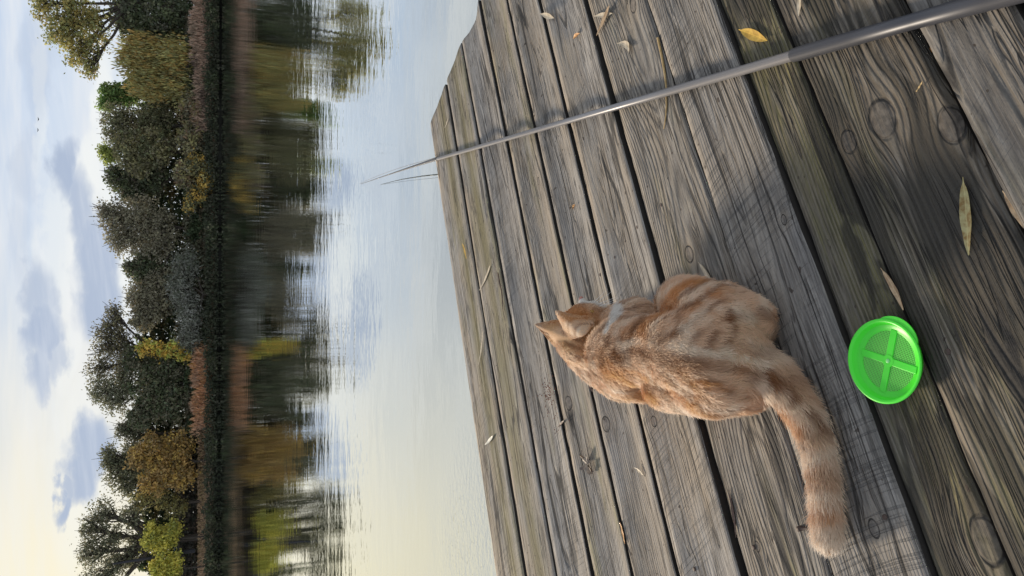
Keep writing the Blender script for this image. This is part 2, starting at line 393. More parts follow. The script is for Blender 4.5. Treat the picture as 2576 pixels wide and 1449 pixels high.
def boxv(x0, x1, y0, y1, z0, z1):
    V = [(x, y, z) for z in (z0, z1) for (x, y) in ((x0, y0), (x1, y0), (x1, y1), (x0, y1))]
    return V, [[0, 3, 2, 1], [4, 5, 6, 7], [0, 1, 5, 4], [1, 2, 6, 5], [2, 3, 7, 6], [3, 0, 4, 7]]
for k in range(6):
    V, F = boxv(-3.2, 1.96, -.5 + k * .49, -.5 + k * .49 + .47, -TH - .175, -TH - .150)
    o = mesh_obj('gap_shade_board', V, F, m_under, deck); o.rotation_euler = (0, 0, DA)  # layer added below the joists to keep the gaps dark
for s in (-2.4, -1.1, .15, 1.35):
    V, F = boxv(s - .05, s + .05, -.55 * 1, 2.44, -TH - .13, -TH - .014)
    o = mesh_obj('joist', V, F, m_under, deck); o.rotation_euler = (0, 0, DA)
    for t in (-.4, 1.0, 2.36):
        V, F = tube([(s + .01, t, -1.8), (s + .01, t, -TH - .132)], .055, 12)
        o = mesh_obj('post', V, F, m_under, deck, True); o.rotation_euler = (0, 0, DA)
# ---------------------------------------------------------------- far bank
YB = 117.0
def bank_z(x, y):
    d = y - YB
    z = np.where(d < 0, -0.45 + d * 0.3, 0)
    z = np.where((d >= 0), -0.40 + 1.0 * np.clip(d / 1.6, 0, 1) + 2.0 * np.clip((d - 1.6) / 7.0, 0, 1) ** 0.9 + np.clip((d - 8.6) / 60, 0, 8) * 1.0, z)
    return z
rn = np.random.default_rng(11)
xs = np.linspace(-160, 160, 200); ys = np.concatenate([np.linspace(113, 128, 28), np.linspace(131, 900, 30)])
XX, YY = np.meshgrid(xs, ys); ZZ = bank_z(XX, YY + np.sin(XX * .11) * .5 + np.sin(XX * .37) * .25)
ZZ = ZZ + np.array([[mnoise.noise((a * .5, b * .5, 0)) * .12 for a, b in zip(r1, r2)] for r1, r2 in zip(XX, YY)])
XX = XX * np.where(YY > 128, 1 + (YY - 128) / 200, 1)
V = np.stack([XX.ravel(), YY.ravel(), ZZ.ravel()], 1); nx, ny = len(xs), len(ys)
F = [[j * nx + i, j * nx + i + 1, (j + 1) * nx + i + 1, (j + 1) * nx + i] for j in range(ny - 1) for i in range(nx - 1)]
m_bank, nt, p = new_mat('bank_soil'); geo = nt.nodes.new('ShaderNodeNewGeometry'); x, y, z = sep(nt, S(nt, geo.outputs['Position']))
nn = noi(nt, comb(nt, x * .35, y * .5, z), 1.0, 4, .6); n2 = noi(nt, comb(nt, x * 3, y * 3, z * 3), 1.0, 3, .6)
c = mixc(nt, n2, (0.20, 0.135, 0.085), (0.34, 0.24, 0.16))
c = mixc(nt, nn.ss(.5, .75) * .6, c, (0.11, 0.10, 0.04))
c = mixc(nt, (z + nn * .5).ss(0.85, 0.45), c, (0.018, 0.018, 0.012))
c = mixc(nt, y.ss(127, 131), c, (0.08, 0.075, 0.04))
setp(nt, p, 'Base Color', c); setp(nt, p, 'Roughness', .95)
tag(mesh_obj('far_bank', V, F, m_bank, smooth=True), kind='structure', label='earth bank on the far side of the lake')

# leaf and bark materials read a per-face colour attribute
def attr_mat(name, transl=0.35, rough=0.7):
    m, nt, p = new_mat(name); a = nt.nodes.new('ShaderNodeAttribute'); a.attribute_name = 'col'
    c = S(nt, a.outputs['Color']); setp(nt, p, 'Base Color', c); setp(nt, p, 'Roughness', rough); setp(nt, p, 'Specular IOR Level', .2)
    tr = nt.nodes.new('ShaderNodeBsdfTranslucent'); nt.links.new(c.k, tr.inputs[0])
    mx = nt.nodes.new('ShaderNodeMixShader'); mx.inputs[0].default_value = transl
    nt.links.new(p.outputs[0], mx.inputs[1]); nt.links.new(tr.outputs[0], mx.inputs[2])
    nt.links.new(mx.outputs[0], nt.nodes['Material Output'].inputs['Surface']); return m
m_leaf = attr_mat('foliage', 0.45)
m_bark = simple_mat('tree_bark', (0.055, 0.045, 0.036), 0.9, 0.3, 6)

def leaf_mesh(name, C, size, cols, parent, droop=0.0, aspect=0.6, mat=None, upv=None):
    """C (n,3) centres -> one mesh of small pointed leaf faces"""
    n = len(C)
    a = rn.normal(size=(n, 3)); 
    if droop: a = a * (1 - droop) + np.array([0, 0, -1.0]) * droop * 1.6
    if upv is not None: a = a * .35 + upv
    a /= np.linalg.norm(a, axis=1)[:, None]
    b = rn.normal(size=(n, 3)); b -= (b * a).sum(1)[:, None] * a; b /= np.linalg.norm(b, axis=1)[:, None]
    s = size * rn.uniform(.6, 1.3, n)[:, None]
    V = np.stack([C - a * s, C + b * s * aspect, C + a * s, C - b * s * aspect], 1).reshape(-1, 3)
    F = np.arange(n * 4).reshape(n, 4)
    return mesh_obj(name, V, F, mat or m_leaf, parent, cols=np.repeat(cols, 4, 0))

def lobes_world(lobes, Y):
    out = []
    for (x, y, rx, ry) in lobes:
        c = atY(x, y, Y); r_h = abs(atY(x, y + ry, Y).x - c.x); r_v = abs(atY(x - rx, y, Y).z - atY(x + rx, y, Y).z) / 2
        out.append((c, r_h, r_v))
    return out
def tree(label, Y, lobes, pal, n=2600, size=.25, clump=.72, nper=15, droop=0.0, base=None, lean=0, limbs=True, cat='tree', group='trees on the far bank',
         trunk_r=.22, name='tree', gap=0.0, limb_r=1.0, aspect=.6, low=None, twig=0):
    L = lobes_world(lobes, Y); tot = sum(h * v for _, h, v in L)
    by = base if base is not None else sum(l[1] for l in lobes) / len(lobes)
    P0 = atY(500, by, Y); gz = float(bank_z(np.array(P0.x), np.array(Y))) - .1
    root = tag(empty(name, (P0.x, Y, gz)), label, cat, group); off = np.array([P0.x, Y, gz])
    pts, cls = [], []; clumps_all = []
    pal = np.array(pal); pal = pal * .84 + pal.mean(1)[:, None] * .16; pal[:, 1] = np.maximum(pal[:, 1], pal[:, 0] * np.where(pal.max(1) < .15, .93, 0)); pal = np.where(pal.max(1)[:, None] > .15, pal * 1.85, pal * 3.1) + np.array([.072, .066, .034]); n = int(n * 1.35); size *= .84  # constant added to the leaf colours stands in for haze
    for (c, h, v) in L:
        k = max(3, int(n * h * v / tot / nper)); q = rn.normal(size=(k, 3)); q /= np.linalg.norm(q, axis=1)[:, None]
        q *= (rn.uniform(0.12, 1, k) ** (0.55) * rn.uniform(.85, 1.18, k))[:, None]
        cc = np.array([c.x, c.y, c.z]) + q * np.array([h, max(h, v) * .6, v]); clumps_all.append((c, cc))
        for j in range(k):
            m = max(4, int(nper * rn.uniform(.5, 1.5))); sg = clump * rn.uniform(.6, 1.3)
            pp = cc[j] + rn.normal(size=(m, 3)) * sg * np.array([.5, .5, .36 + droop * .5])
            ci = pal[rn.integers(len(pal))] * rn.uniform(.7, 1.25)
            cl = ci[None] * rn.uniform(.85, 1.18, (m, 1)) + rn.normal(size=(m, 3)) * .006
            pts.append(pp); cls.append(cl)
    C = np.concatenate(pts); K = np.clip(np.concatenate(cls), .008, 1)
    leaf_mesh('crown', C - off, size, K, root, droop, aspect)
    # trunk and limbs
    top = max(c.z for c, _, _ in L); parts = []
    lowest = min(c.z - v for c, _, v in L)
    fork = Vector((0, 0, max(1.2, (lowest - gz) * .75 + .6)))
    parts.append(tube([(0, 0, -.3), (rnd.uniform(-.1, .1), 0, fork.z * .5), fork], [trunk_r * 1.25, trunk_r, trunk_r * .85], 8))
    if limbs:
        for (c, cc) in clumps_all:
            cv = Vector((c.x - off[0], 0, c.z - off[2])); mid = fork.lerp(cv, .5) + Vector((rnd.uniform(-.6, .6), rnd.uniform(-.5, .5), -.4))
            parts.append(tube([fork, mid, cv], [trunk_r * .7 * limb_r, trunk_r * .5 * limb_r, trunk_r * .28 * limb_r], 6, False))
            for q in cc[:: max(1, len(cc) // 16)]:
                e = Vector(q - off); a = mid.lerp(cv, rnd.uniform(.2, 1)); m = a.lerp(e, .55) + Vector((rnd.uniform(-.4, .4), 0, rnd.uniform(-.2, .5)))
                parts.append(tube([a, m, e], [.10 * limb_r, .07 * limb_r, .03], 5, False))
            for _ in range(twig):      # bare twigs poking out of the crown
                q = Vector(cc[rn.integers(len(cc))] - off); dr = (q - mid).normalized(); dr = (dr + Vector((rnd.uniform(-.3, .3), 0, rnd.uniform(0, .4)))).normalized()
                parts.append(tube([q - dr * .5, q + dr * rnd.uniform(.6, 1.6)], [.05, .02], 4, False))
    V, F = join(parts); mesh_obj('trunk', V, F, m_bark, root, True)
    return root
DKG = [(.026, .040, .020), (.034, .048, .024), (.022, .034, .022), (.045, .050, .030)]
OLV = [(.17, .14, .035), (.13, .12, .03), (.22, .17, .04), (.08, .085, .03)]
YEL = [(.42, .27, .02), (.50, .33, .03), (.34, .24, .03), (.20, .22, .03)]
BRN = [(.070, .055, .036), (.085, .066, .044), (.055, .05, .034), (.065, .07, .038), (.05, .06, .03)]
GRY = [(.085, .085, .075), (.12, .12, .11), (.06, .07, .06)]
tree('tall airy tree with yellow olive leaves at the right end of the far bank', 119.5, [(110, 8, 32, 55), (150, 70, 40, 60), (185, 40, 50, 70), (200, 130, 40, 42), (235, 75, 40, 65), (225, 165, 22, 30), (180, -60, 80, 60)],
     OLV + [(.10, .11, .04)], n=7800, size=.25, clump=.95, base=30, trunk_r=.35)
tree('dark green spreading tree under the tall airy one', 120.5, [(325, 20, 50, 70), (390, 40, 70, 75), (350, 80, 50, 35), (440, 20, 40, 70), (360, -60, 80, 60)], DKG + [(.05, .055, .045)], n=12000, size=.30, base=30, clump=.9)
tree('weeping willow turning yellow with hanging shoots', 118.8, [(350, 120, 45, 38), (355, 165, 50, 40), (375, 215, 50, 38), (430, 150, 45, 60), (430, 215, 45, 40), (320, 140, 22, 22)],
     [(.20, .15, .035), (.15, .13, .04), (.24, .15, .03), (.11, .11, .035), (.10, .10, .04)], n=9500, size=.34, droop=.75, aspect=.32, clump=.9, base=165, name='willow_tree')
tree('small bright green tree behind the weeping willow', 124, [(285, 238, 36, 28), (270, 262, 26, 15), (325, 235, 30, 34)], [(.05, .10, .022), (.04, .08, .02), (.09, .13, .03)], n=3400, size=.27, base=240)
tree('thin half bare tree with brown twigs right of the dark gap in the treeline', 122, [(290, 300, 42, 36), (300, 345, 40, 34), (350, 320, 50, 50), (400, 300, 45, 50)],
     BRN + [(.06, .065, .035)], n=6600, size=.22, clump=1.0, nper=16, base=320, twig=14)
tree('tree with lime green tip leaves among brown crowns', 121.5, [(275, 392, 20, 22), (262, 380, 14, 12)], [(.20, .24, .03), (.15, .19, .03), (.10, .12, .03)], n=1000, size=.22, clump=.9, nper=16, base=385)
tree('brown rust leaved tree with a dense low crown', 120, [(335, 380, 50, 48), (395, 370, 45, 50), (350, 420, 35, 25)], BRN + [(.10, .065, .04), (.08, .07, .03)], n=6500, size=.26, base=372)
tree('dark bushy tree between the brown crowns', 122.5, [(320, 455, 48, 42), (290, 440, 25, 25), (375, 450, 50, 45), (340, 490, 35, 28)], DKG + [(.06, .055, .045)], n=6500, size=.26, base=455, twig=10)
tree('broad rounded tree with bare grey brown branch tips', 120.5, [(290, 545, 40, 42), (310, 600, 45, 40), (350, 560, 60, 70), (400, 590, 50, 65), (265, 530, 20, 22)],
     [(.085, .066, .056), (.10, .078, .062), (.07, .058, .05), (.075, .07, .05)], n=9500, size=.22, clump=.9, base=575, twig=22)
tree('low dark olive tree in the dip of the treeline', 121.5, [(345, 680, 32, 32), (370, 655, 30, 20), (390, 690, 40, 40), (325, 668, 12, 14)], DKG + [(.07, .065, .05)], n=4200, size=.25, base=680, twig=5)
tree('rounded grey brown tree beside the dip of the treeline', 120.5, [(355, 745, 38, 40), (395, 760, 45, 45), (360, 800, 34, 34), (410, 710, 40, 40)], [(.085, .075, .055), (.10, .085, .06), (.065, .06, .045)], n=7000, size=.25, base=760, twig=8)
tree('silvery shrubby willow leaning at the water edge', 118.0, [(470, 665, 38, 45), (455, 730, 36, 48), (480, 790, 36, 55), (475, 850, 36, 35)], [(.15, .155, .145), (.10, .105, .095), (.06, .065, .055), (.035, .045, .035)],
     n=7200, size=.27, droop=.3, aspect=.28, base=740, clump=.8, cat='shrub', name='willow_shrub')
tree('tall open tree with thin dark twigs and few leaves', 122, [(285, 790, 26, 26), (275, 830, 34, 30), (265, 880, 36, 36), (300, 860, 34, 50), (250, 930, 30, 32), (310, 930, 40, 50)],
     [(.035, .035, .028), (.05, .045, .035), (.075, .05, .035)], n=5200, size=.19, clump=1.0, nper=16, base=880, trunk_r=.3, twig=20)
tree('pale leaved upper crown left of the open dark tree', 121, [(255, 985, 34, 38), (290, 1010, 30, 34), (310, 975, 30, 40)], [(.06, .065, .045), (.08, .08, .055), (.04, .045, .03)], n=2700, size=.21, clump=1.0, nper=16, base=985)
tree('dense dark evergreen mass behind the yellow maple', 120, [(370, 960, 55, 60), (420, 930, 50, 50), (430, 1010, 50, 60), (360, 1040, 40, 40), (340, 900, 36, 34)], DKG + [(.05, .05, .035), (.06, .045, .04)], n=10500, size=.27, base=960)
tree('slim bright yellow maple standing in front of the dark trees', 118.2, [(385, 872, 22, 18), (410, 885, 18, 18), (440, 880, 22, 22), (465, 890, 18, 18), (355, 880, 14, 14)], YEL + [(.30, .33, .04)], n=1900, size=.25, nper=20, clump=.6, base=882, name='maple_tree', trunk_r=.12)
tree('small dark leafy tree in the notch of the skyline', 122, [(310, 1080, 24, 22), (335, 1090, 24, 24), (345, 1060, 30, 30)], [(.035, .04, .028), (.055, .055, .035)], n=2000, size=.21, nper=16, base=1085, twig=6)
tree('dark open crowned tree against the blue cloud', 122.5, [(275, 1150, 26, 30), (300, 1185, 40, 45), (330, 1220, 32, 30), (340, 1160, 40, 50)], [(.045, .05, .03), (.07, .07, .04), (.035, .04, .028)], n=5600, size=.21, clump=1.0, nper=18, base=1180, twig=16)
tree('rounded orange brown oak with golden lower leaves', 119.2, [(350, 1145, 26, 35), (385, 1130, 36, 45), (410, 1180, 50, 60), (450, 1130, 40, 50), (460, 1190, 36, 45), (380, 1215, 30, 26)],
     [(.30, .18, .045), (.24, .15, .045), (.36, .24, .04), (.17, .12, .045)], n=8200, size=.26, base=1160, name='oak_tree')
tree('thin olive sapling crowns between oak and willow', 121, [(400, 1255, 30, 30), (440, 1275, 30, 30), (350, 1265, 24, 24)], [(.12, .10, .035), (.08, .075, .035), (.2, .16, .04)], n=1700, size=.24, base=1262)
tree('big old willow with dark twisting limbs at the left end of the far bank', 121.5, [(225, 1330, 26, 40), (230, 1390, 36, 45), (260, 1290, 32, 36), (275, 1350, 36, 45), (290, 1420, 46, 40), (330, 1300, 30, 36), (240, 1470, 50, 40), (335, 1375, 24, 40), (260, 1520, 60, 50)],
     [(.05, .055, .035), (.07, .07, .045), (.09, .085, .055), (.04, .045, .03)], n=9000, size=.21, clump=1.05, nper=16, base=1350, name='willow_tree', trunk_r=.45, limb_r=1.5, twig=12)
tree('yellow green small tree below the big old willow', 119.0, [(385, 1345, 26, 30), (410, 1360, 30, 34), (435, 1335, 22, 26), (370, 1365, 14, 14)], [(.36, .33, .03), (.28, .28, .03), (.42, .37, .04), (.16, .18, .03)], n=3600, size=.25, base=1350, trunk_r=.12)
tree('yellow green small tree nearest the left end of the bank', 118.8, [(400, 1425, 26, 26), (425, 1445, 28, 30), (440, 1410, 18, 18)], [(.34, .32, .03), (.26, .28, .03), (.42, .36, .04)], n=2900, size=.25, base=1425, trunk_r=.12)
tree('low shrub dotted with golden leaves at the waterline', 117.6, [(495, 490, 28, 26), (480, 520, 24, 14), (500, 420, 36, 30), (515, 455, 22, 40)], [(.38, .24, .03), (.06, .06, .03), (.40, .26, .03), (.035, .045, .03), (.15, .10, .05)], n=2700, size=.22, nper=12, clump=.6, base=480, cat='shrub', name='shrub', trunk_r=.08)
tree('rust brown shrub under the brown rust leaved tree', 118.4, [(465, 440, 26, 40), (480, 350, 34, 50), (475, 270, 30, 40)], [(.13, .075, .045), (.10, .07, .05), (.07, .06, .045), (.16, .10, .06)], n=4200, size=.24, base=380, cat='shrub', name='shrub', trunk_r=.08)

def band(name, label, cat, x0, x1, y0, y1, Y, n, pal, size, droop=0., aspect=.5, dY=3.0, edge=8, up=None):
    yy = rn.uniform(y0, y1, n); yy = yy + rn.normal(size=n) * 14 * (rn.random(n) < .5); u = rn.uniform(0, 1, n)
    top = x0 + edge * np.array([mnoise.noise((a * .03, x0, 0)) * 1.5 + mnoise.noise((a * .12, x0, 3)) * 1.2 + mnoise.noise((a * .4, x0, 8)) * .6 for a in yy])
    xx = top + (x1 - top) * u; YYs = Y + rn.uniform(0, dY, n)
    C = np.array([tuple(atY(a, b, c)) for a, b, c in zip(xx, yy, YYs)])
    pal = np.array(pal) * 2.3 + np.array([.030, .032, .018]); ci = np.array([int((mnoise.noise((a * .02, b * .05, 1)) * .9 + .5) * len(pal)) for a, b in zip(yy, xx)])
    ci = np.clip(ci + rn.integers(-1, 2, n), 0, len(pal) - 1)
    K = np.clip(pal[ci] * rn.uniform(.8, 1.2, (n, 1)), .006, 1)
    o = leaf_mesh(name, C, size, K, None, droop, aspect, upv=up)
    tag(o, label, cat, kind='stuff'); return o
band('background_thicket', 'dense dark thicket filling the space behind the trees', 'thicket', 352, 530, 60, 1560, 125.5, 42000, DKG + [(.06, .055, .03), (.075, .06, .03)], .42, edge=30, dY=3)
band('bank_undergrowth', 'dark low growth along the far waterline', 'undergrowth', 515, 551, -120, 1560, 115.9, 15000, [(.020, .024, .018), (.028, .034, .02), (.04, .04, .03)], .22, edge=9, dY=2.4)
band('middle_undergrowth', 'mixed dark and brown bushes along the foot of the trees', 'undergrowth', 465, 525, -120, 1090, 118.3, 15000, DKG + [(.06, .05, .035), (.05, .05, .035)], .28, edge=12, dY=2)
band('slope_undergrowth', 'low purple brown brambles behind the bare slope', 'undergrowth', 448, 494, 1080, 1560, 123.0, 7000, [(.05, .045, .045), (.035, .04, .035), (.07, .055, .05)], .26, edge=6, dY=2)
PINK = [(.28, .20, .155), (.23, .165, .13), (.34, .245, .19), (.17, .13, .10)]
upv = np.array([0, 0, 1.0])
for (yb, w_, h_, k) in ((35, 34, 16, 'low dark bush at the waterline in front of the pink reeds'), (205, 26, 15, 'low dark bush at the waterline below the weeping willow'), (585, 40, 18, 'low dark bush at the waterline between the golden shrub and the silvery one'),
                        (905, 22, 12, 'small dark bush at the foot of the yellow maple'), (1120, 34, 15, 'dark waterline bush below the orange oak'), (1300, 28, 13, 'dark waterline bush under the low tan wall'), (1405, 34, 14, 'dark waterline bush nearest the left end')):
    tree(k, 116.9, [(532, yb, h_, w_), (538, yb + w_ * .7, h_ * .6, w_ * .5)], DKG + [(.05, .045, .03)], n=700, size=.22, nper=12, clump=.5, base=yb, cat='shrub', name='shrub', trunk_r=.06, limbs=False, group='bushes along the far waterline')
band('reed_bed', 'pinkish brown reeds at the right end of the far bank', 'reeds', 478, 532, -120, 145, 117.2, 6500, PINK, .36, aspect=.13, edge=12, dY=1.5, up=upv)
band('reed_bed', 'thin brown reeds right of the silvery shrub', 'reeds', 488, 530, 140, 330, 117.2, 3600, PINK[1:] + [(.10, .07, .06)], .33, aspect=.13, edge=10, dY=1.2, up=upv)
band('reed_bed', 'orange tan reeds with pale plumes under the dark evergreens', 'reeds', 484, 530, 875, 1080, 117.3, 6200, [(.30, .17, .08), (.36, .22, .14), (.22, .14, .09), (.26, .17, .12)], .34, aspect=.15, edge=10, dY=1.5, up=upv)
# bare slope in the open at the left: keep it clear but tufted
band('dry_grass', 'dry tan grass on the open slope at the left of the far bank', 'grass', 497, 519, 1060, 1560, 118.6, 6000, [(.30, .21, .14), (.26, .18, .12), (.22, .17, .09)], .16, aspect=.2, edge=2, dY=5, up=upv)
# long low wall with a pale blue capping half hidden behind the trees
wl = tag(empty('low_wall', tuple(atY(453, 1330, 126.0))), 'long low tan wall with a pale blue top strip half hidden behind the trees', 'wall')
O = wl.location
A = atY(452, 1210, 126.0) - O; B = atY(452, 1500, 126.0) - O; zt = atY(447, 1330, 126.0).z - O.z; zb = atY(461, 1330, 126.0).z - O.z; zc = atY(441, 1330, 126).z - O.z; zd = atY(438, 1330, 126).z - O.z
mesh_obj('wall_panel', *boxv(B.x, A.x, 0, .25, zb, zt), simple_mat('tan_wall', (.25, .17, .11), .9, .15, 3), wl)
mesh_obj('capping', *boxv(B.x, A.x + .8, -.1, .35, zc, zd), simple_mat('pale_blue_metal', (.30, .38, .50), .5, .1, 3), wl)
for k in range(9):
    xx_ = B.x + (A.x - B.x) * k / 8; mesh_obj('post', *boxv(xx_ - .08, xx_ + .08, .03, .2, zb - 2.5, zc), simple_mat('wall_post', (.12, .11, .11), .8) if k == 0 else bpy.data.materials['wall_post'], wl)
# leaning dead pole
P = atY(386, 1402, 119.5); Q = atY(283, 1419, 119.5); Pb = P + (P - Q) * 1.05
V, F = tube([Pb - P, Vector((0, 0, 0)), Q - P], [.30, .22, .12], 8)
tag(mesh_obj('leaning_pole', V, F, simple_mat('dark_pole', (.03, .03, .035), .9), None, True, loc=P), 'dark bare pole leaning out of the yellow green tree against the sky', 'pole')
# two far birds
for (x, y, k) in ((97, 300, 'far bird flying nearer the tall tree, right of the other'), (96, 327, 'far bird flying to the left of the other')):
    P = atY(x, y, 90)
    V = [(-.24, 0, .07), (0, -.08, 0), (.24, 0, .07), (0, .10, 0), (0, 0, .05), (0, 0, -.05), (-.13, .02, .09), (.13, .02, .09)]
    F = [[0, 1, 4], [1, 2, 4], [2, 3, 4], [3, 0, 4], [0, 5, 1], [1, 5, 2], [2, 5, 3], [3, 5, 0]]
    tag(mesh_obj('bird', V, F, bpy.data.materials['dark_pole'], None, loc=P), k, 'bird', 'birds in the sky')
# ---------------------------------------------------------------- deck furniture
def deckz(P):
    s_, t_ = st(P)
    for (tf, tn, cup, zo, send, par) in BD:
        if tn * H <= t_ <= tf * H:
            v = (t_ - (tf + tn) / 2 * H) / ((tf - tn) / 2 * H); return zo + cup * abs(v) ** 1.8 - cup
    return -.004
# rod -----------------------------------------------------------------------
m_rod, nt, p = new_mat('carbon_rod'); setp(nt, p, 'Base Color', (.045, .048, .06)); setp(nt, p, 'Metallic', .25); setp(nt, p, 'Roughness', .42)
m_rod2, nt, p = new_mat('carbon_rod_pale'); setp(nt, p, 'Base Color', (.20, .20, .215)); setp(nt, p, 'Metallic', .4); setp(nt, p, 'Roughness', .34)
def rod_pt(x, y, z): return at(x, y, z)
rbase = at(2640, -42, .014); 
rod = tag(empty('fishing_rod', rbase), 'long grey telescopic fishing rod lying across the boards with its tip over the water', 'fishing rod')
joint = at(2010, 135, .0105); edgep = at(1100, 400, .008)
tip = atY(908, 463, 6.2)
def rel(P): return Vector(P) - rbase
V, F = tube([rel(at(2640, -42, .014)), rel(at(2300, 53, .0125)), rel(joint)], [.0135, .01052, .0112], 20); mesh_obj('butt_section', V, F, m_rod, rod, True)
V, F = tube([rel(joint + (joint - edgep).normalized() * .004), rel(joint + (edgep - joint).normalized() * .012)], [.0108, .0105], 20); mesh_obj('joint_collar', V, F, m_rod, rod, True)
V, F = tube([rel(joint), rel(at(1560, 266, .010)), rel(edgep)], [.0086, .0077, .0063], 20); mesh_obj('middle_section', V, F, m_rod2, rod, True)
pts = []; rr_ = []
for k in range(15):
    u = k / 14; xx = 1100 + (908 - 1100) * u; yy = 400 + 63 * (u ** 1.05); Yk = edgep.y + (tip.y - edgep.y) * u
    pts.append(rel(atY(xx, yy, Yk) if k else edgep)); rr_.append(.0058 * (1 - u) ** 1.1 + .0016)
V, F = tube(pts, rr_, 14); mesh_obj('tip_section', V, F, m_rod, rod, True)
m_line = simple_mat('fishing_line', (.10, .10, .11), .5, .05)
lp = []
for k in range(24):
    u = k / 23; a = tip.lerp(edgep, u); lp.append(a + Vector((.004 + .018 * math.sin(u * 3.1), 0, .008 - .016 * math.sin(u * 3.14))) * 1.0)
V, F = tube([q - lp[0] for q in lp], [.0011] * 24, 5)
tag(mesh_obj('fishing_line', V, F, m_line, None, True, loc=lp[0]), 'thin line running back from the tip of the rod alongside it', 'fishing line')
# sieve -----------------------------------------------------------------------
m_green, nt, p = new_mat('green_plastic'); setp(nt, p, 'Base Color', (.075, .80, .04)); setp(nt, p, 'Roughness', .38)
setp(nt, p, 'Subsurface Weight', .35); p.inputs['Subsurface Radius'].default_value = (.01, .03, .01); p.inputs['Subsurface Scale'].default_value = .3
m_mesh, nt, p = new_mat('green_mesh'); setp(nt, p, 'Base Color', (.16, .70, .10)); setp(nt, p, 'Roughness', .5)
sc_c = at(2234, 908, .008)
sieve = tag(empty('maggot_sieve', sc_c), 'round bright green plastic sieve lid with four mesh windows', 'sieve')
sieve.rotation_mode = 'XYZ'
aT = math.atan2(*(Vector((ray(2232, 908).y, ray(2232, 908).x)))) 
tilt = Matrix.Rotation(R(4), 4, 'X')
sieve.matrix_world = Matrix.Translation(sc_c) @ tilt @ Matrix.Rotation(R(-6), 4, 'Z') @ Matrix.Diagonal((1, 1, .78, 1))
RO = .0530
def lathe(prof, n=72):
    V, F = [], []
    for k in range(n):
        th = 2 * math.pi * k / n
        for (r, z) in prof: V.append((r * math.cos(th), r * math.sin(th), z))
    m = len(prof)
    for k in range(n):
        for j in range(m): F.append([k * m + j, ((k + 1) % n) * m + j, ((k + 1) % n) * m + (j + 1) % m, k * m + (j + 1) % m])
    return V, F
prof = [(RO - .001, .0125), (RO + .0015, .0135), (RO + .0035, .0125), (RO + .0035, .0108), (RO + .0008, .0100), (RO + .0004, .004), (RO - .002, .003), (RO - .0030, -.003),
        (RO - .0125, -.003), (RO - .0125, -.0005), (RO - .0055, -.0005), (RO - .0042, .001), (RO - .0022, .010)]
V, F = lathe(prof); o = mesh_obj('rim', V, F, m_green, sieve, True)
# cross ribs with rounded hub
for k, an in enumerate((R(-6), R(84))):
    V, F = boxv(-(RO - .010), RO - .010, -.0048, .0048, -.0026 + k * .0002, .0000 + k * .0003)
    o = mesh_obj('rib', V, F, m_green, sieve); o.rotation_euler = (0, 0, an)
    bv = o.modifiers.new('bevel', 'BEVEL'); bv.width = .0007; bv.segments = 2
V, F = tube([(0, 0, -.0026), (0, 0, .0006)], [.0088, .0082], 28); mesh_obj('hub', V, F, m_green, sieve)
V, F = tube([(0, 0, -.001), (0, 0, .0014), (0, 0, .0018)], [.0034, .0028, .0014], 20); mesh_obj('centre_pin', V, F, simple_mat('pale_green_plastic', (.25, .70, .25), .4, .05), sieve, True)
# mesh wires
parts = []; Rm = RO - .0120; q = .0023
kk = int(Rm / q)
for d in (0, 1):
    for i in range(-kk, kk + 1):
        c_ = i * q; hl = math.sqrt(max(0, Rm * Rm - c_ * c_)); 
        if hl < .002: continue
        bx = boxv(-hl, hl, c_ - .00040 * (1.6 if d == 0 else 1), c_ + .00040 * (1.6 if d == 0 else 1), -.0022 + d * .00035, -.0018 + d * .00035)
        if d: bx = ([(y, x, z) for x, y, z in bx[0]], bx[1])
        parts.append(bx)
V, F = join(parts); o = mesh_obj('mesh', V, F, m_mesh, sieve); o.rotation_euler = (0, 0, R(-8)); o['kind'] = 'stuff'
# pull tab
bm = bmesh.new()
prf = []
for k in range(17):
    th = R(38) - R(76) * k / 16 ; prf.append((math.cos(th) * (RO + .001), math.sin(th) * (RO + .001)))
outer = [(math.cos(R(34) - R(68) * k / 16) * (RO + .0035 + .0065 * math.sin(math.pi * k / 16) ** .7), math.sin(R(34) - R(68) * k / 16) * (RO + .0035 + .0065 * math.sin(math.pi * k / 16) ** .7)) for k in range(17)]
V = [(x, y, z) for z in (.0088, .0112) for (x, y) in prf + outer[::-1]]; n_ = 34
F = [list(range(n_))[::-1], list(range(n_, 2 * n_))] + [[i, (i + 1) % n_, n_ + (i + 1) % n_, n_ + i] for i in range(n_)]
bm.free(); o = mesh_obj('pull_tab', V, F, m_green, sieve); o.rotation_euler = (0, 0, R(-22))

